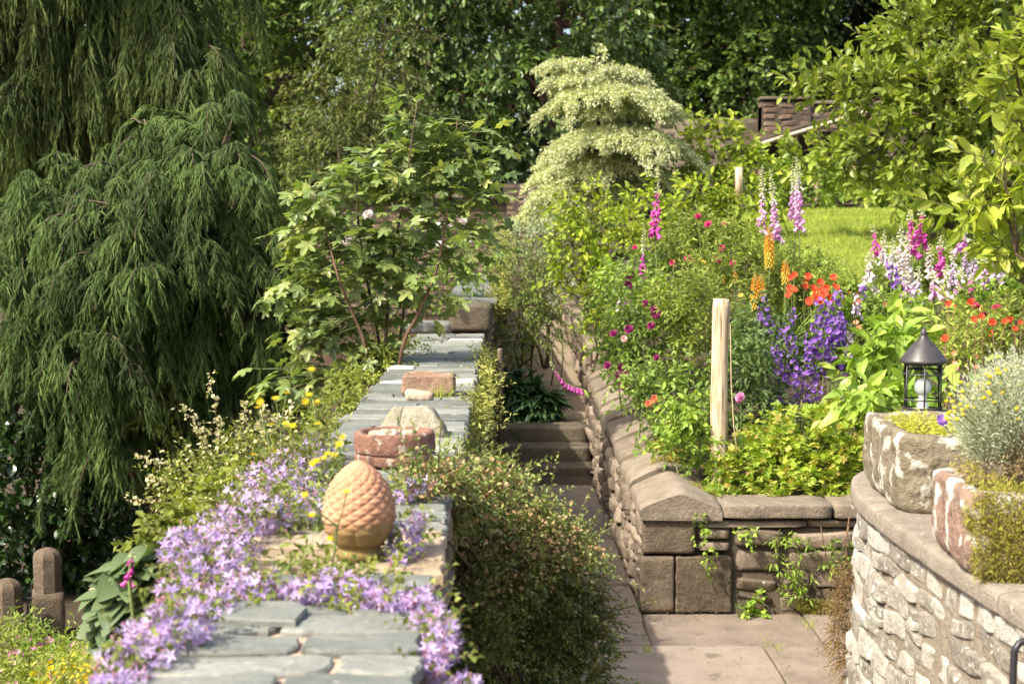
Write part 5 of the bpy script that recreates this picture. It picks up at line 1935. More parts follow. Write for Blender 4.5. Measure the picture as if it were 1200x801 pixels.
bellflower('violet bellflower cascade hanging over the near right edge of the slates', bl_((505, 725, 3.65, 22, 22, .08), (520, 745, 3.55, 20, 28, .08), (508, 775, 3.45, 18, 26, .07), (545, 800, 3.4, 18, 12, .06)), 230, b=np.array([-.2, 3.6, WT]))
bellflower('small violet bellflower sprig right of the finial', bl_((475, 638, 4.45, 22, 24, .1), (490, 615, 4.55, 10, 18, .08), (468, 652, 4.35, 10, 12, .08)), 150)
bellflower('little violet bellflower patch on the slates between the red bowl and the bush', bl_((490, 568, 5.4, 20, 8, .1), (470, 580, 5.3, 14, 8, .08)), 50)

# creeping leaves around the near slates
for lab, lbs in (('green leaves creeping over the near slates below the loose slate', bl_((245, 720, 3.75, 12, 9, .05), (272, 716, 3.8, 14, 5, .05), (300, 712, 3.8, 12, 5, .04))),
                 ('yellow-green stonecrop leaves at the foot of the finial', bl_((425, 676, 4.08, 30, 6, .05), (462, 668, 4.2, 14, 8, .06), (376, 668, 4.15, 16, 14, .07))),
                 ('creeping leaves on the slates right of the loose slate', bl_((375, 706, 3.82, 14, 8, .04), (400, 703, 3.84, 18, 6, .04)))):
    clump('creeping_plant', lab, 'plant', lbs[0][0] * np.array([1, 1, 0]) + np.array([0, 0, WT]), lbs, 700, .05, 5, T_LOW, .024, M['l_spirea'], lo=.2)


# ---- yellow hawkweed
def hawk(label, pts, Y, basepx):
    b = P(*basepx, Y)
    rt = thing('hawkweed', label, 'flower', b)
    sm = MB()
    hub = P((basepx[0] + pts[0][0]) / 2, basepx[1] * .35 + min(p_[1] for p_ in pts) * .65, Y)
    sm.tube(wob(b, hub, 5, .02), .0032, 5)
    for px, py in pts:
        e = P(px, py, Y + rng.normal(0, .04))
        sm.tube([hub, (hub + e) / 2 + np.array([0, 0, -.01]), e], [.0025, .002, .002], 4)
        m = MB()
        nn = unit(np.array([-.1, -.55, .75]) + rng.normal(0, .3, 3))
        for rr, cup in ((.017, .25), (.012, .6), (.007, 1.1)):
            V_, F_ = star_t(11, .22, cup)
            scatter(m, (V_, F_), [e], frames(np.array([[1., 0, 0]]), nn[None]), rr * 1.15 * Y / 5.6)
        m.build('flower_head', M['p_yellow'], rt)
    sm.build('stem', M['stem'], rt)


hawk('tall yellow hawkweed with the highest flower, against the sapling leaves', [(365, 433), (362, 463), (358, 470), (371, 472), (372, 497)], 5.9, (377, 600))
hawk('yellow hawkweed with paired flowers level with the wall edge', [(323, 467), (336, 461), (318, 498), (343, 499), (335, 497)], 5.7, (334, 560))
hawk('yellow hawkweed leaning left over the cream-budded shrub', [(302, 478), (305, 471), (297, 533), (318, 526), (325, 530)], 5.8, (322, 570))
hawk('yellow hawkweed with a bright cluster beside the red bowl', [(371, 540), (380, 537), (392, 533), (398, 520), (384, 532), (366, 543)], 5.4, (376, 640))
hawk('low yellow hawkweed in front of the terracotta finial', [(406, 576), (366, 603), (387, 631), (357, 580)], 4.15, (385, 690))
hawk('yellow hawkweed at the wall edge near the weeds', [(396, 522), (392, 541), (401, 512)], 6.6, (398, 560))

# ---- cream-budded shrub left of the bellflowers
b = np.array([-1.35, 7.2, -1.05])
rt = thing('cream_flowered_shrub', 'lime-leaved shrub with small cream flowers between the conifer and the bellflowers', 'shrub', b)
lb_ = lobes_of(7.2, (250, 560, 60, 28), (215, 595, 40, 26), (295, 535, 45, 24), (280, 590, 55, 28, -.2), (235, 620, 40, 26, -.2), (330, 520, 30, 20, .2))
limbs(rt, b, lb_, .012, M['twig'], 'stems', sub=4)
p, d = leafy(rt, lb_, 330, .12, 9, T_LO, .032, M['l_spirea'], 'foliage', lo=.4, twmat=M['twig'], twr=.0018)
sh_, tips = MB(), []
for (sx, sy), (ex, ey) in (((262, 545), (246, 440)), ((275, 535), (212, 478)), ((290, 530), (340, 480)), ((230, 560), (162, 535)), ((215, 600), (150, 585)), ((280, 540), (290, 470)), ((250, 550), (228, 500)), ((300, 530), (312, 478)), ((225, 580), (175, 560))):
    w = wob(P(sx, sy, 7.2), P(ex, ey, 7.1), 12, .015, .04)
    sh_.tube(w, np.linspace(.003, .0012, 12), 4)
    for q in w[2:]:
        tips += [q + rng.normal(0, .013, 3) for _ in range(5)]
sh_.build('shoots', M['twig'], rt)
tips = np.array(tips)
q = p[(p[:, 2] > 1.0)]
fl = np.concatenate([tips, q[rng.integers(0, len(q), 600)] + rng.normal(0, .035, (600, 3)) + np.array([0, -.03, .03])])
mb = MB()
scatter(mb, round_t(5, .5), fl, frames(rdirs(len(fl)), up_normals(len(fl), .6)), rng.uniform(.006, .012, len(fl)))
mb.build('blossoms', M['p_cream'], rt)
mb = MB()
twig_leaves(mb, tips[::3], rdirs(len(tips[::3]), .4), .02, 2, T_LO, .018)
mb.build('shoot_leaves', M['l_spirea'], rt)
b = np.array([-1.2, 6.2, -1.05])
rt, p, d = clump('lime_foliage_plant', 'bright lime-leaved plant under the cream-flowered shrub beside the bellflowers', 'plant', b, lobes_of(6.2, (240, 590, 26, 18), (205, 625, 30, 20), (180, 640, 22, 16), (275, 575, 20, 14)), 320, .1, 6, T_LOW, .05, M['l_spirea'])

# ---- grey-green broad leaves left of the near wall
b = np.array([-1.15, 5.0, -1.0])
rt = thing('broad_leaved_plant', 'plant with large grey-green crinkled leaves spilling beside the stone pier', 'plant', b)
p, d = in_lobes(lobes_of(4.9, (165, 670, 28, 26), (150, 705, 30, 28), (175, 720, 26, 26), (140, 735, 22, 18), (185, 650, 16, 14)), 190, .5, 1.0, None, .8)
lv, sm = MB(), MB()
for q in p:
    sm.tube([b + rng.normal(0, .06, 3) * (1, 1, 0), (b + q) / 2 + np.array([0, 0, .1]), q], [.006, .005, .004], 5, False)
ld = unit(d * .6 + np.array([-.2, -.3, 0]) + rng.normal(0, .3, d.shape))
ld[:, 2] -= .25
Tb = leaf_t(.85, ((0, .3), (.06, .62), (.14, .85), (.26, .97), (.38, 1), (.5, .95), (.62, .84), (.74, .67), (.86, .42), (.94, .22)), .2, .35)
scatter(lv, Tb, p, frames(ld, unit(np.array([-.2, -.35, .9]) + rng.normal(0, .3, d.shape))), rng.uniform(.065, .115, len(p)))
sm.build('stems', M['stem'], rt)
lv.build('foliage', M['l_cardoon'], rt, True)

# ---- weeds and flowers in the bottom left corner
for lab, lbs, mt, fl, nf, fs in (
        ('pink-flowered weeds in front of the railing between the bollards', [(18, 755, 10.3, 26, 26, .4), (55, 765, 10.4, 30, 18, .4), (8, 785, 9.8, 24, 22, .4)], 'l_border', 'p_pink', 46, .03),
        ('pink-flowered weeds right of the tall bollard', [(95, 772, 10.0, 22, 14, .3), (70, 780, 9.8, 30, 16, .3)], 'l_border', 'p_pink', 26, .03),
        ('yellow-flowered weeds at the bottom edge beside the bellflowers', [(80, 795, 8.6, 36, 22, .3), (115, 785, 8.4, 18, 16, .3)], 'l_spirea', 'p_yellow', 90, .018),
        ('lime-green weeds with tiny pale flowers in the bottom left corner', [(25, 800, 8.8, 40, 24, .3), (-10, 770, 9, 26, 34, .3)], 'l_spirea', 'p_pinkrose', 30, .022)):
    L_ = [lobe(a, c_, Y, r1, r2, ry) for a, c_, Y, r1, r2, ry in lbs]
    c = L_[0][0]
    rt, p, d = clump('flowering_weed', lab, 'plant', (c[0], c[1], float(ground_z(c[0], c[1]))), L_, 140, .18, 8, T_LON, .06, M[mt], upw=.8, lo=.2)
    p, d = in_lobes(L_, nf * 2, .8, 1.15, None, .7)
    p = p[d[:, 2] > -.3][:nf]
    mb = MB()
    scatter(mb, T_ROUND, p, frames(rdirs(len(p)), unit(np.array([-.1, -.7, .5]) + rng.normal(0, .35, p.shape))), fs * rng.uniform(.7, 1.2, len(p)))
    mb.build('blossoms', M[fl], rt)

# ================================================================== THE FLOWER BED
SP = {
    'rose': dict(dens=140, L=.18, K=7, T=T_OVAL, size=.052, mat=M['l_rose'], twmat=M['stem'], twr=.003, lo=.35),
    'feather': dict(dens=150, L=.26, K=12, T=T_LON, size=.065, mat=M['l_feather'], upw=1.0, outw=.4, rnd=.3, lo=.3, twmat=M['stem'], twr=.0025),
    'border': dict(dens=120, L=.18, K=8, T=T_OVAL, size=.06, mat=M['l_border'], upw=.6, lo=.3, twmat=M['stem'], twr=.003),
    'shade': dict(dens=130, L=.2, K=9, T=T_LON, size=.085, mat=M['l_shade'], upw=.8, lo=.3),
    'lush': dict(dens=60, L=.2, K=6, T=leaf_t(.45, fold=.3, curl=.45), size=.15, mat=M['l_lush'], upw=.5, lo=.3, ang=60, droop=.2),
    'ger': dict(dens=200, L=.10, K=6, T=T_GER, size=.058, mat=M['l_ger'], lo=.7, hi=1.03, front=.75, upw=.6, up=1.2),
    'geum': dict(dens=110, L=.3, K=9, T=T_LON, size=.07, mat=M['l_feather'], upw=.9, outw=.4, rnd=.5, lo=.2, twmat=M['drystem'], twr=.0025),
}


def bedplant(name, label, sp, Y, *lb, stem='stem', cat='plant'):
    lobes = [lobe(a, c_, Y + (q[0] if q else 0), r1, r2) for a, c_, r1, r2, *q in lb]
    px = lb[0][0]
    b = base_pt(px, Y)
    rt = thing(name, label, cat, b)
    limbs(rt, b, lobes, .006, M[stem], 'stems', .6, 5, 5)
    kw = dict(SP[sp])
    mat = kw.pop('mat')
    p, d = leafy(rt, lobes, kw.pop('dens'), kw.pop('L'), kw.pop('K'), kw.pop('T'), kw.pop('size'), mat, 'foliage', zmin=lambda q: ground_z(q[:, 0], q[:, 1]) - .02, **kw)
    return rt


r1_ = bedplant('rose_bush', 'rose bush with dark purple blooms overhanging the path-side coping', 'rose', 11.6, (742, 400, 38, 42), (734, 425, 20, 26), (765, 385, 38, 42), (745, 350, 34, 28), cat='rose bush')
r2_ = bedplant('rose_bush', 'lower part-bare rose bush with a salmon bloom, above the saddle coping', 'rose', 10.6, (768, 470, 36, 36), (795, 470, 34, 38), (745, 450, 24, 24), cat='rose bush')
bedplant('rose_bush', 'rose bush behind the dark purple roses, mostly leaves', 'rose', 13.0, (770, 330, 46, 34), (735, 330, 30, 26), (800, 310, 36, 34), cat='rose bush')
bedplant('feathery_perennial', 'airy olive-green tall plants left of the wooden post', 'feather', 11.3, (815, 400, 34, 58), (795, 370, 34, 40), (830, 340, 26, 40, .6))
bedplant('feathery_perennial', 'airy olive-green stems with cerise flowers above, behind the wooden post', 'feather', 12.8, (835, 310, 40, 36), (870, 320, 34, 46), (800, 290, 34, 26))
bedplant('leafy_perennial', 'broad green leaves at the foot of the wooden post by the coping', 'border', 9.75, (812, 520, 26, 30), (800, 490, 26, 26), (830, 540, 20, 18), (785, 520, 18, 16))
bedplant('leafy_perennial', 'sprawling leafy stems lying over the saddle coping', 'border', 10.1, (792, 505, 22, 18), (785, 520, 12, 8))
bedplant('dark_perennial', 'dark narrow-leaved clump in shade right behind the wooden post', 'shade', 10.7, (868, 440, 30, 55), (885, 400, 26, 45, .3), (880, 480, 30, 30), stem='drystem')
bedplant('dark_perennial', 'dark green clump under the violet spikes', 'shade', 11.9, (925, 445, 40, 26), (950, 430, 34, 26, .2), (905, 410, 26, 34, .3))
bedplant('leafy_perennial', 'green stems under the orange red-hot pokers', 'feather', 12.6, (910, 350, 40, 36), (890, 380, 30, 30), (950, 350, 34, 34))
bedplant('lush_perennial', 'lush light green broad leaves left of the lantern', 'lush', 10.2, (1018, 437, 26, 24), (1042, 440, 28, 32), (1000, 462, 22, 16), (1036, 402, 28, 22))
bedplant('lush_perennial', 'lush broad leaves around the base of the lantern', 'lush', 9.3, (1040, 480, 26, 18), (1010, 475, 26, 14), (1120, 470, 30, 24))
bedplant('leafy_perennial', 'light green leafy drift behind the lush leaves, below the white foxgloves', 'border', 12.0, (1010, 372, 44, 20), (1060, 374, 44, 20), (990, 395, 34, 26), (1085, 398, 40, 28, -.6))
bedplant('leafy_perennial', 'tall light green foliage among the magenta foxgloves by the lawn', 'feather', 13.9, (1060, 325, 40, 20), (1110, 325, 40, 24), (1150, 318, 34, 26), (1030, 338, 34, 14))
bedplant('leafy_perennial', 'green foliage at the right edge under the golden tree', 'border', 11.2, (1165, 362, 40, 22), (1195, 360, 34, 32), (1130, 374, 34, 18))
bedplant('geum_plant', 'wiry brown-stemmed clump right of the lantern with scarlet flowers', 'geum', 9.9, (1135, 420, 38, 40), (1175, 400, 34, 40), (1110, 390, 26, 30, .4), (1195, 440, 26, 30), stem='drystem')
g1 = bedplant('geranium', 'mound of yellow-green lobed geranium leaves behind the front coping', 'ger', 9.75, (900, 555, 60, 38), (950, 535, 54, 50), (865, 562, 36, 32, -.1), (985, 555, 28, 34), (930, 572, 60, 24, -.2))
g2 = bedplant('geranium', 'upper mound of yellowing geranium leaves below the violet spikes', 'ger', 10.2, (930, 510, 50, 28), (980, 505, 40, 26), (890, 525, 36, 22))
bedplant('leafy_perennial', 'loose leaves at the left end of the geranium mound beside the coping moss', 'border', 9.4, (838, 575, 12, 14), (850, 585, 14, 10))
bedplant('leafy_perennial', 'low greenery between lawn and pokers', 'border', 14.0, (900, 310, 34, 22), (940, 325, 40, 16), (985, 345, 36, 12))


# ---- flower spikes
def spike_axis(b, top, n=10, bend=.02):
    w = wob(b, top, n, .006)
    return w


def bell_spike(label, px, ytip, y0, y1, Y, mats, size=.05, dx=0, n=None, gy=None, lean=0, group='foxgloves', leaves=True):
    """a foxglove: bells from pixel row y0 (top) to y1 (lowest)"""
    b = base_pt(px + dx, Y)
    b[2] -= .02
    rt = thing('foxglove', label, 'foxglove', b, group)
    lean = lean + rng.normal(0, 2.2)
    tip, s0, s1 = P(px + lean, ytip, Y), P(px + lean * .6, y0, Y), P(px, y1, Y)
    st_ = np.concatenate([wob(b, s1, 5, .01)[:-1], wob(s1, s0, 5, .006)[:-1], wob(s0, tip, 4, .01)])
    MB().tube(st_, np.linspace(.008, .002, len(st_)), 6).build('stem', M['stem'], rt, True)
    ln = np.linalg.norm(s0 - s1)
    n = n or max(10, int(ln / .0105))
    size = size * (1.35 if px < 1000 else 1.65)
    t = np.linspace(0, 1, n) ** .95
    sm, mm = mats
    V_, F_ = T_BELL
    for part, sel in (('flower_spike', t <= (.72 if mm else 1)), ('upper_flower_spike', t > (.72 if mm else 1))):
        k = sel.sum()
        if not k:
            continue
        mb = MB()
        tt = t[sel]
        q = s1 + (s0 - s1) * tt[:, None]
        a = np.arange(n)[sel] * 2.4 + rng.normal(0, .3, k)
        d = np.stack([np.cos(a) * .9 - .15, np.sin(a) * .7 - .45, -.55 - .5 * (1 - tt)], -1)
        sz = size * (1.05 - .68 * tt) * rng.uniform(.7, 1.2, k)
        q = q + rng.normal(0, .006, q.shape)
        scatter(mb, (V_, F_), q, frames(d, rdirs(k)), sz)
        mb.build(part, M[sm if part == 'flower_spike' else mm], rt, True)
    mb = MB()
    k = max(8, int(np.linalg.norm(tip - s0) / .008))
    tt = np.linspace(0, 1, k)
    q = s0 + (tip - s0) * tt[:, None]
    a = np.arange(k) * 2.4
    d = np.stack([np.cos(a), np.sin(a), -.2 + .9 * tt], -1)
    scatter(mb, (V_ * np.array([.9, 1, .9]), F_), q, frames(d, rdirs(k)), size * .45 * (1.1 - .8 * tt))
    mb.build('buds', M['p_budgreen'], rt)
    if leaves:
        mb = MB()
        lo = wob(b, s1, 14, 0)
        k = 26
        i = rng.integers(0, 11, k)
        a = rng.uniform(0, 6.28, k)
        d = np.stack([np.cos(a), np.sin(a), rng.uniform(.1, .8, k)], -1)
        scatter(mb, T_NARROW, lo[i], frames(d, up_normals(k, .3)), rng.uniform(.07, .16, k) * (1.2 - i / 14))
        mb.build('leaves', M['l_border'], rt)
    return rt


MG, PK, WH, MV = ('p_magenta', None), ('p_pale', 'p_white'), ('p_white', None), ('p_mauve', 'p_white')
bell_spike('tall magenta foxglove standing alone in front of the cream tree', 767, 214, 226, 272, 12.4, MG, .048, lean=4)
bell_spike('slender magenta foxglove with a long creamy tip, below the lone tall one', 753, 262, 288, 322, 12.0, ('p_magenta', 'p_white'), .036, lean=-2)
bell_spike('leftmost of the pale pink foxgloves against the dark lean-to', 894, 194, 222, 266, 13.0, PK, .05, lean=-4)
bell_spike('pale pink foxglove just left of the double one, above the orange poker', 911, 198, 226, 276, 12.9, PK, .05, lean=-8)
bell_spike('shorter spike of the close pale pink foxglove pair before the magnolia', 931, 192, 212, 254, 13.05, PK, .045, lean=-6)
bell_spike('taller right spike of the close pale pink foxglove pair before the magnolia', 937, 184, 204, 264, 12.95, PK, .052, lean=-5)
bell_spike('narrow magenta foxglove at the lawn edge, leftmost of the right-hand foxgloves', 1028, 262, 272, 296, 13.3, MG, .036, lean=-3)
bell_spike('white foxglove pressed against the narrow magenta one', 1035, 270, 284, 308, 13.2, WH, .042, lean=0)
bell_spike('short white foxglove with few drooping bells by the lawn', 1019, 292, 306, 330, 13.0, WH, .062, n=12)
bell_spike('tall white foxglove left of the paired magenta foxgloves', 1056, 262, 278, 314, 13.2, WH, .048)
bell_spike('white foxglove between the tall white one and the magenta pair', 1064, 270, 288, 322, 13.0, ('p_white', None), .05)
bell_spike('left foxglove of the magenta pair under the magnolia', 1070, 246, 258, 292, 13.4, MG, .05, lean=-3)
bell_spike('right foxglove of the magenta pair under the magnolia', 1081, 240, 252, 284, 13.5, MG, .044, lean=-3)
bell_spike('pointed magenta foxglove on its own, right of the magenta pair', 1102, 276, 290, 320, 13.0, MG, .046)
bell_spike('short pale pink foxglove beneath the golden branch', 1126, 264, 271, 290, 12.6, PK, .062, n=12)
bell_spike('mauve foxglove below the golden branch', 1132, 284, 294, 316, 12.7, MV, .04)
bell_spike('white-budded mauve foxglove at the edge of the shade under the golden branch', 1143, 282, 300, 326, 12.6, MV, .05)
bell_spike('small white foxglove alone near the right edge in front of grey shade', 1168, 298, 304, 322, 11.6, MV, .045)
bell_spike('white foxglove below the pointed magenta one', 1107, 310, 318, 342, 12.5, WH, .05)
bell_spike('pale mauve foxglove below the white group, half in leaves', 1075, 312, 322, 346, 12.6, MV, .046)
bell_spike('faded pink foxglove left of the low white one', 1095, 318, 326, 342, 12.5, PK, .05, n=12)
bell_spike('loose pale pink foxglove left under the mauve one', 1125, 314, 322, 342, 12.2, PK, .056, n=12)
bell_spike('small pale pink foxglove among rose leaves above the far coping', 728, 342, 347, 362, 12.2, PK, .046, n=9)
bell_spike('short magenta foxglove spike growing from the grey-green leaves left of the wall', 151, 646, 652, 678, 4.7, MG, .020, leaves=False)

for lab, q in (('white foxglove just left of the big violet slanting spike', (1046, 278, 290, 318, 12.9, WH, .042)), ('pale pink foxglove low among the white group, above the leaves', (1062, 316, 324, 348, 12.3, PK, .042)),
               ('mauve foxglove between the pointed magenta one and the golden branch', (1117, 292, 302, 330, 12.5, MV, .042)), ('pale pink foxglove nearest the right edge below the golden leaves', (1152, 296, 306, 332, 12.2, PK, .042)),
               ('white foxglove between the magenta pair and the pointed magenta one', (1090, 286, 298, 322, 12.9, WH, .04)), ('magenta foxglove low at the right among green leaves', (1138, 318, 328, 348, 12.0, MG, .036))):
    bell_spike(lab, *q)

# arching foxglove over the path
b = P(690, 462, 12.4)
rt = thing('foxglove', 'foxglove bent over the path with magenta bells hanging near its curled tip', 'foxglove', b, 'foxgloves')
ax = np.array([P(x, y_, 12.4) for x, y_ in ((694, 462), (684, 456), (672, 453), (662, 448), (655, 440), (648, 430), (646, 424))])
MB().tube(ax, np.linspace(.007, .003, 7), 6).build('stem', M['stem'], rt, True)
mb = MB()
tt = np.linspace(.25, 3.6, 16)
q = np.stack([np.interp(tt + 1, np.arange(7), ax[:, i]) for i in range(3)], -1)
scatter(mb, T_BELL, q, frames(np.stack([rng.normal(0, .3, 16), rng.normal(-.3, .3, 16), np.full(16, -1.)], -1), rdirs(16)), .05 * (1.1 - tt / 5.5))
mb.build('flower_spike', M['p_magenta'], rt, True)
mb = MB()
tt = np.linspace(3.2, 5, 10)
q = np.stack([np.interp(tt + 1, np.arange(7), ax[:, i]) for i in range(3)], -1)
scatter(mb, T_BELL, q, frames(rdirs(10, -.6), rdirs(10)), .018)
mb.build('buds', M['p_budgreen'], rt)
mb = MB()
scatter(mb, T_NARROW, ax[[0, 0, 1, 2]], frames(np.array([[.3, -.6, .3], [-.8, -.3, .2], [.2, -.6, -.2], [-.4, .4, .5]]), up_normals(4, .2)), .1)
mb.build('leaves', M['l_border'], rt)


# ---- violet delphinium-like spikes
def violet(label, spikes, Y, mat='p_violet', fs=.03):
    px = np.mean([s[0] for s in spikes])
    b = base_pt(px, Y)
    rt = thing('delphinium', label, 'delphinium', b, 'violet spikes')
    sm = MB()
    for s in spikes:
        x0, ya, x1, yb, w_ = s
        if 895 < x0 < 995:
            x0, x1 = 938 + (x0 - 938) * 1.25, 938 + (x1 - 938) * 1.25
        top, bot = P(x0, ya, Y + rng.normal(0, .1)), P(x1, yb, Y)
        g0 = b + np.array([(bot[0] - b[0]) * .6, 0, 0])
        sm.tube(np.concatenate([wob(g0, bot, 4, .01)[:-1], wob(bot, top, 4, .01)]), np.linspace(.006, .003, 7), 5)
        n = int(np.linalg.norm(top - bot) / .016) + 8
        t = np.linspace(0, 1, n)
        a = np.arange(n) * 2.4
        rad = w_ * Y / FPX * (1.05 - .55 * t)
        d = np.stack([np.cos(a), np.sin(a), .1 + 0 * a], -1)
        d[:, 1] = np.where(d[:, 1] > .3, -d[:, 1], d[:, 1])
        q = bot + (top - bot) * t[:, None] + d * rad[:, None] * rng.uniform(.5, 1.6, (n, 1))
        mb = MB()
        fs_ = fs * .74
        scatter(mb, T_ROUND, q, frames(rdirs(n), unit(d + rng.normal(0, .45, (n, 3)))), fs_ * (1.1 - .45 * t) * rng.uniform(.8, 1.15, n))
        mb.build('flower_spike', M[mat], rt)
    sm.build('stem', M['stem'], rt, True)
    return rt


violet('violet spike slanting beside the short white foxglove, above the poppies', [(1042, 308, 1054, 340, 7)], 12.6, fs=.032)
violet('small violet spikes right of the scarlet flowers', [(1011, 336, 1014, 352, 4), (1008, 352, 1012, 366, 4)], 12.3, fs=.03)
violet('brightest big violet spikes in the middle of the violet group', [(972, 340, 966, 402, 8), (955, 372, 952, 420, 10), (976, 372, 972, 408, 8), (962, 392, 966, 440, 9), (958, 350, 960, 385, 7)], 10.9, fs=.036)
violet('slim violet spikes left in the violet group beside the yellow poker', [(904, 344, 908, 392, 5), (918, 385, 916, 430, 6), (930, 362, 926, 412, 6), (901, 356, 902, 375, 4)], 11.2, fs=.028)
violet('lowest deep violet spikes reaching down to the geranium leaves', [(928, 395, 934, 452, 7), (914, 405, 920, 448, 6), (938, 440, 934, 474, 7), (950, 430, 952, 470, 6), (921, 455, 914, 478, 5), (945, 400, 944, 440, 6)], 10.6, fs=.028)
violet('faded mauve spikes at the right of the violet group', [(985, 380, 984, 420, 4), (990, 345, 990, 372, 4)], 11.0, 'p_mauve', .022)


# ---- red-hot pokers
def poker(label, heads, Y):
    b = base_pt(heads[0][0], Y)
    rt = thing('red_hot_poker', label, 'red-hot poker', b, 'red-hot pokers')
    for x, ya, yb, w_ in heads:
        top, bot = P(x, ya, Y), P(x + 1, yb, Y)
        MB().tube(np.concatenate([wob(b, bot, 5, .008)[:-1], wob(bot, top, 4, 0)]), np.linspace(.01, .006, 8), 6).build('stem', M['stem'], rt, True)
        for part, mt, ta, tb_ in (('flower_head', 'p_poker', .45, 1.0), ('lower_flower_head', 'p_pokery', 0, .47)):
            mb = MB()
            n = int(90 * (tb_ - ta) * max(.5, (yb - ya) / 40))
            t = np.linspace(ta, tb_, n)
            a = np.arange(n) * 2.4
            rr = .8 * w_ * Y / FPX * np.sin(np.clip(.25 + t * .75, 0, 1) * math.pi) ** .6
            d = np.stack([np.cos(a), np.sin(a), -1.1 + 1.2 * t ** 2], -1)
            q = bot + (top - bot) * t[:, None] + np.stack([np.cos(a), np.sin(a), a * 0], -1) * (rr * .25)[:, None]
            V_, F_ = T_BELL
            L_ = np.clip(rr * 1.15, .012, 1)
            scatter(mb, (V_ * np.array([.5, 1, .5]), F_), q, frames(d, rdirs(n)), L_)
            mb.build(part, M[mt], rt, True)
    mb = MB()
    n = 40
    a = rng.uniform(0, 6.28, n)
    scatter(mb, rib_t(4, .05, .5), np.repeat(b[None], n, 0) + rng.normal(0, .03, (n, 3)) * (1, 1, 0), frames(np.stack([np.cos(a) * .5, np.sin(a) * .5, np.full(n, 1.)], -1), rdirs(n)), rng.uniform(.3, .5, n))
    mb.build('leaves', M['l_border'], rt)


poker('tall orange red-hot poker under the pale pink foxgloves', [(901, 263, 312, 7)], 12.4)
poker('yellow and orange double red-hot poker lower down, right of the post top', [(885, 320, 362, 7), (891, 321, 350, 6)], 11.8)
poker('half-faded orange red-hot poker left of the scarlet flowers', [(920, 304, 330, 6)], 12.3)
poker('pair of small orange poker spikes above the post', [(861, 314, 330, 3.5), (848, 318, 332, 3.5)], 12.2)


# ---- flowers on thin stems, each bloom a part
def stalks(name, label, cat, blooms, Y, T, mat, size, stem='stem', jit=.25, group=None, base=None):
    px = np.mean([q[0] for q in blooms])
    b = base_pt(px, Y) if base is None else np.array(base, float)
    rt = thing(name, label, cat, b, group)
    sm = MB()
    first = None
    for x, y_ in blooms:
        e = P(x, y_, Y + rng.normal(0, jit))
        g0 = b + np.array([(e[0] - b[0]) * .5, (e[1] - b[1]) * .5, 0])
        sm.tube(wob(g0, e, 6, .015), np.linspace(.004, .002, 6), 5)
        rot = Vector((rng.normal(-.15, .4), -1 + rng.normal(0, .2), rng.uniform(.2, 1.0))).to_track_quat('Z', 'Y').to_euler()
        if first is None:
            m = MB()
            m.add(T[0], T[1])
            first = m.build('bloom', M[mat])
            first.parent = rt
            o = first
        else:
            o = copy_part(first, rt)
        o.location = e - b
        o.rotation_euler = rot
        s = size * rng.uniform(.85, 1.4)
        o.scale = (s, s, s * rng.uniform(.8, 1.2))
    sm.build('stem', M[stem], rt, True)
    return rt


stalks('poppy_plant', 'scarlet flowers at the left of the red cluster beside the half-faded poker', 'flowers', [(931, 322), (927, 325), (943, 333), (930, 340), (926, 338), (947, 324), (924, 346)], 12.2, T_ROUND, 'p_red', .026, group='scarlet flowers')
stalks('poppy_plant', 'dense scarlet flower cluster in the middle above the violet spikes', 'flowers', [(961, 331), (963, 340), (956, 346), (966, 345), (949, 353), (957, 350), (972, 350), (945, 336), (969, 338), (961, 352), (954, 338)], 12.1, T_ROUND, 'p_red', .028, group='scarlet flowers')
stalks('poppy_plant', 'scarlet flowers at the right of the red cluster against the lawn', 'flowers', [(977, 325), (979, 337), (994, 345), (1003, 348), (978, 363), (979, 368), (1004, 355), (990, 354)], 12.2, T_ROUND, 'p_red', .028, group='scarlet flowers')
stalks('poppy_plant', 'few orange-red flowers low beside the mauve spikes', 'flowers', [(1003, 378), (1006, 384), (988, 374), (1036, 357)], 11.8, T_ROUND, 'p_salmon', .026, group='scarlet flowers')
stalks('geum_flowers', 'scarlet flowers on wiry stems just above and right of the lantern roof', 'flowers', [(1112, 356), (1118, 359), (1108, 397), (1138, 354), (1142, 374)], 9.6, T_ROUND, 'p_red', .02, 'drystem', group='scarlet flowers')
stalks('geum_flowers', 'orange-red flowers on wiry stems near the right edge', 'flowers', [(1178, 377), (1163, 378), (1161, 391), (1190, 385), (1184, 374), (1196, 378), (1150, 371)], 9.6, T_ROUND, 'p_red', .018, 'drystem', group='scarlet flowers')
stalks('geum_flowers', 'orange-red flowers on wiry stems right beside the lantern glass', 'flowers', [(1118, 414), (1120, 431), (1144, 418), (1145, 430), (1119, 426)], 9.4, T_ROUND, 'p_salmon', .017, 'drystem', group='scarlet flowers')
stalks('cerise_flowers', 'cerise blooms standing above the airy foliage left of the pokers', 'flowers', [(848, 264), (830, 263), (818, 254), (846, 291), (840, 304), (788, 308), (812, 305), (806, 303), (859, 308), (829, 376), (744, 290)], 12.3, T_ROSE, 'p_cerise', .026, group='cerise flowers')
stalks('cerise_flowers', 'cerise blooms at the right edge above the scarlet geums', 'flowers', [(1147, 360), (1151, 364), (1143, 358), (1168, 362), (1175, 356), (1154, 369)], 10.6, T_ROSE, 'p_cerise', .026, group='cerise flowers')
stalks('yellow_daisies', 'few small orange-yellow flowers above the airy foliage', 'flowers', [(823, 307), (826, 309), (845, 345), (868, 346)], 12.2, T_ROUND, 'p_pokery', .02)
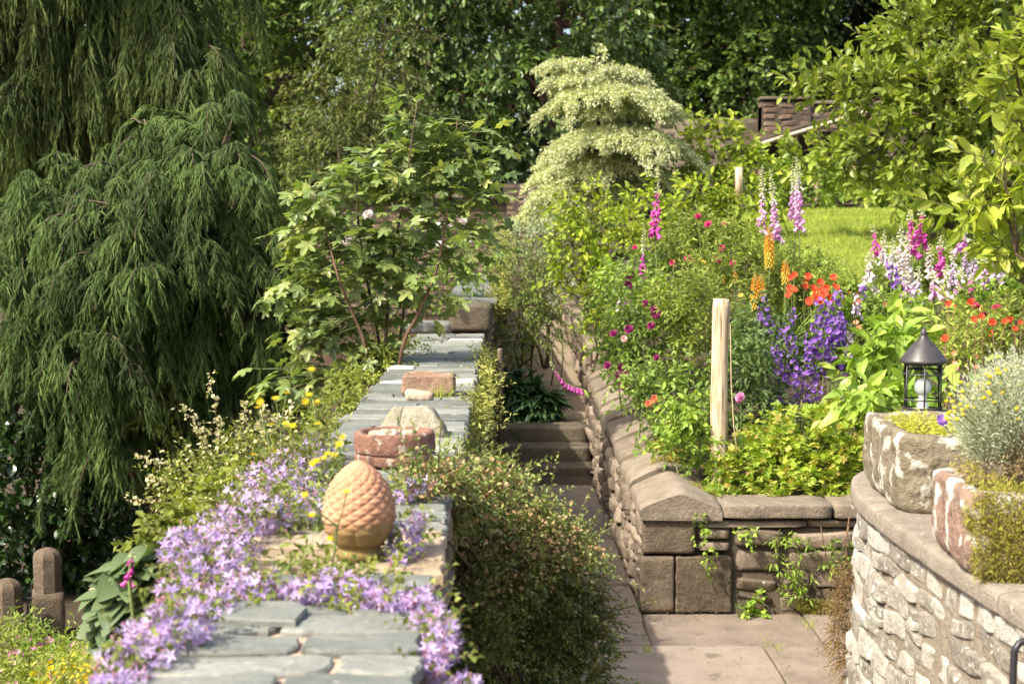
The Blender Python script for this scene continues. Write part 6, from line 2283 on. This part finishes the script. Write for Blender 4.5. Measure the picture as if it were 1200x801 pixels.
for x, y_ in ((736, 334), (741, 323), (768, 331), (756, 355), (769, 367), (766, 362), (737, 386), (763, 382), (719, 391), (769, 419), (727, 431), (724, 441), (729, 447), (733, 440), (730, 454), (712, 428), (735, 327), (719, 440)):
    e = P(x, y_, 11.15 if y_ > 340 else 11.6)
    o_ = np.array(r1_['_o'])
    if x == 736:
        m = MB()
        m.add(T_ROSE[0], T_ROSE[1])
        ro_ = m.build('rose_bloom', M['p_rose'])
        ro_.parent = r1_
        o = ro_
    else:
        o = copy_part(ro_, r1_)
    o.location = e - o_
    o.rotation_euler = Vector((rng.normal(-.1, .35), -1, rng.uniform(-.1, .7))).to_track_quat('Z', 'Y').to_euler()
    s = (.036 if y_ in (334, 367, 386, 431, 441, 447) else .027) * rng.uniform(.9, 1.15)
    o.scale = (s, s, s)
for x, y_, mt in ((760, 473, 'p_salmon'), (767, 467, 'p_salmon'), (783, 498, 'p_pinkrose'), (731, 397, 'p_pinkrose')):
    m = MB()
    m.add(T_ROSE[0] * .028, T_ROSE[1])
    o = m.build('rose_bloom', M[mt])
    o.parent = r2_
    o.location = P(x, y_, 10.15 if y_ > 420 else 11.1) - np.array(r2_['_o'])
    o.rotation_euler = (1.2, 0, rng.normal(0, .4))
stalks('pink_bloom', 'single shaggy pink bloom right of the wooden post', 'flower', [(868, 466)], 10.2, T_ROSE, 'p_pink', .03, jit=.01)

# ---- troughs planting and plants on the curved wall
b = np.array([2.0, 6.75, CT + .29])
rt, p, d = clump('gold_sedum', 'bright yellow-green sedum filling the grey trough in front of the lantern', 'plant', b, [lobe(1085, 506, 6.75, 34, 12, .28), lobe(1055, 500, 6.9, 18, 10, .2), lobe(1110, 508, 6.6, 20, 10, .25)], 900, .06, 8, T_LON, .022, M['l_sedum'], upw=1.0, lo=.3)
stalks('viola', 'tiny violet flower among the gold sedum in the grey trough', 'flower', [(1103, 491), (1104, 495)], 6.3, T_ROUND, 'p_violet', .016, jit=.01, base=(2.0, 6.5, CT + .29))
b = np.array([2.05, 5.55, CT + .25])
rt = thing('cotton_lavender', 'silver-grey cotton lavender with yellow button flowers growing from the mossy trough', 'shrub', b)
lb_ = [lobe(1190, 510, 5.6, 60, 50, .25), lobe(1165, 490, 5.6, 40, 40, .2), lobe(1200, 470, 5.65, 50, 40, .22), lobe(1150, 520, 5.6, 26, 26, .15)]
limbs(rt, b, lb_, .008, M['bark'], 'stems', .8, 5, 8)
p, d = in_lobes(lb_, 2600, .35, 1.0, CT + .3, .6)
mb = MB()
o_ = unit(p - (b - np.array([0, 0, .1])))
twig_leaves(mb, p, unit(o_ + np.array([0, 0, .6]) + rng.normal(0, .18, p.shape)), .10, 14, T_LON, .016, 40, .05, .5)
mb.build('foliage', M['l_grey'], rt)
mb = MB()
q, d = in_lobes([lobe(1190, 565, 5.5, 45, 30, .2), lobe(1215, 540, 5.5, 40, 40, .2)], 420, .1, 1.0, CT + .25, .4)
twig_leaves(mb, q, unit(rng.normal(0, .4, q.shape) + np.array([0, 0, 1.0])), .1, 10, T_LON, .02, 40, .1)
mb.build('woody_base', M['l_dry'], rt)
hs = MB()
first = None
for _ in range(210):
    px, py = rng.uniform(1108, 1205), rng.uniform(425, 492)
    if py < 470 - (px - 1108) * .55 + rng.normal(0, 6):
        continue
    e = P(px, py, 5.6 + rng.normal(0, .12))
    s = b + np.array([(e[0] - b[0]) * .55, (e[1] - b[1]) * .4, .14])
    hs.tube([s, (s + e) / 2 + rng.normal(0, .006, 3), e], .0016, 4, False)
    if first is None:
        V_, F_ = cube_grid(2)
        first = MB().add(unit(V_) * np.array([.0085, .0085, .006]), F_).build('button_flower', M['p_yellow'], None, True)
        first.parent = rt
        o = first
    else:
        o = copy_part(first, rt)
    o.location = e - b
    o.rotation_euler = tuple(rng.normal(0, .3, 3))
hs.build('flower_stalks', M['stem'], rt)
b = np.array([1.80, 5.5, CT + .26])
clump('dry_moss_clump', 'straw-coloured tufts at the left end of the mossy trough', 'plant', b, [lobe(1135, 555, 5.6, 18, 12, .1), lobe(1150, 570, 5.45, 20, 10, .08), lobe(1165, 575, 5.25, 26, 6, .05)], 1100, .05, 9, T_LON, .016, M['moss'], lo=.2, upw=.8)
b = np.array([1.66, 7.2, .9])
clump('trailing_plant', 'reddish-brown trailing plant hanging down the left edge of the curved wall', 'plant', b, [lobe(995, 672, 7.35, 15, 16, .12), lobe(990, 705, 7.4, 17, 26, .14), lobe(988, 745, 7.4, 16, 26, .12), lobe(992, 775, 7.4, 12, 20, .1)], 1000, .08, 10, T_LO, .013, M['l_casc'], stem='drystem', lo=.4, upw=-.5, twmat=M['drystem'], twr=.0012)

# ---- ferns and weeds in the joints of the retaining wall
for lab, lbs, T, sz in (('small ivy-leaved plant at the top joint beside the peaked end stone', [(812, 612, 9, 6), (822, 618, 7, 8)], T_LOW, .032),
                        ('round-leaved plant below the flat coping of the retaining wall', [(880, 624, 12, 7), (868, 628, 8, 5)], T_LOW, .032),
                        ('green weed trailing in the joint beside the quoins', [(825, 640, 7, 14), (828, 660, 8, 6)], T_LOW, .03),
                        ('hart-tongue and grassy weeds hanging down the middle of the retaining wall', [(920, 665, 12, 22), (935, 690, 16, 12), (945, 640, 8, 20), (915, 630, 8, 10)], T_LON, .05),
                        ('pale green fern at the right end of the retaining wall', [(985, 645, 12, 18), (975, 660, 8, 12)], T_LO, .04),
                        ('low leafy plant at the foot of the retaining wall', [(885, 708, 14, 9), (872, 716, 10, 6), (900, 714, 8, 5)], T_LOW, .045)):
    L_ = [lobe(a, c_, 8.96, r1, r2, .045) for a, c_, r1, r2 in lbs]
    c = L_[0][0]
    clump('wall_fern', lab, 'plant', (c[0], 8.99, c[2]), L_, 230, .07, 6, T, sz, M['l_border'], front=.9, lo=.2, r0=.002, outw=.4, droop=.6)
L_ = [lobe(962, 712, 9.0, 24, 9, .05), lobe(945, 708, 9.0, 12, 6, .04)]
pm, dm = in_lobes(L_, 2600, .7, 1.05, None, .8)
mb = MB()
scatter(mb, (T_RIB2[0] * np.array([3, 1, 1]), T_RIB2[1]), pm, frames(dm + rng.normal(0, .5, pm.shape), rdirs(len(pm))), rng.uniform(.012, .025, len(pm)))
tag(mb.build('moss_cushion', M['moss']), 'yellow moss cushion at the foot of the retaining wall', 'moss')
for lab, pts in (('yellow-brown moss and dead leaves along the back of the peaked end stone', [(800, 572, 9.35, 26, 5), (780, 540, 9.9, 18, 5), (825, 580, 9.3, 14, 5)]), ('yellow moss line on the second saddle coping stone', [(775, 522, 10.2, 16, 4), (790, 530, 10.1, 14, 5)])):
    L_ = [lobe(a, c_, Y, r1, r2, .08) for a, c_, Y, r1, r2 in pts]
    pm, dm = in_lobes(L_, 1500, .2, 1.05, None, .3)
    mb = MB()
    scatter(mb, (T_RIB2[0] * np.array([4, 1, 1]), T_RIB2[1]), pm, frames(dm + rng.normal(0, .7, pm.shape), rdirs(len(pm))), rng.uniform(.015, .03, len(pm)))
    tag(mb.build('moss_cushion', M['moss']), lab, 'moss')
for k, (px, py) in enumerate(((905, 757), (948, 735), (760, 765))):
    c = PZ(px, py, .005)
    mb = MB()
    n = 50
    pp = c + np.stack([rng.normal(0, .02, n), rng.normal(0, .05, n), np.zeros(n)], -1)
    scatter(mb, T_RIB, pp, frames(unit(np.array([0, 0, 1]) + rng.normal(0, .6, (n, 3))), rdirs(n)), rng.uniform(.02, .06, n))
    tag(mb.build('grass_tuft', M['l_grass']), ('grass tuft in the middle of the paving joint in front of the wall', 'grass tuft in the short paving joint by the yellow moss', 'grass tuft in the left paving joint below the quoins')[k], 'grass')
# litter blown over the paving and the slates
n = 420
pp = np.stack([rng.uniform(.1, 1.75, n), rng.uniform(7.4, 9.0, n), np.full(n, .008)], -1)
pp[: n // 2, 1] = 9.0 - np.abs(rng.normal(0, .12, n // 2))
mb = MB()
scatter(mb, T_LO, pp, frames(np.stack([rng.normal(0, 1, n), rng.normal(0, 1, n), np.zeros(n)], -1), up_normals(n, .25)), rng.uniform(.006, .022, n))
tag(mb.build('leaf_litter', M['l_dry']), kind='stuff')
n = 260
pp = np.stack([rng.uniform(-.76, -.2, n), rng.uniform(3.0, 10, n) ** 1.0, np.full(n, WT + .018)], -1)
mb = MB()
scatter(mb, star_t(3, .5, .1), pp, frames(rdirs(n), up_normals(n, .2)), rng.uniform(.004, .010, n))
tag(mb.build('fallen_petals', M['p_bellc']), kind='stuff')
flush()
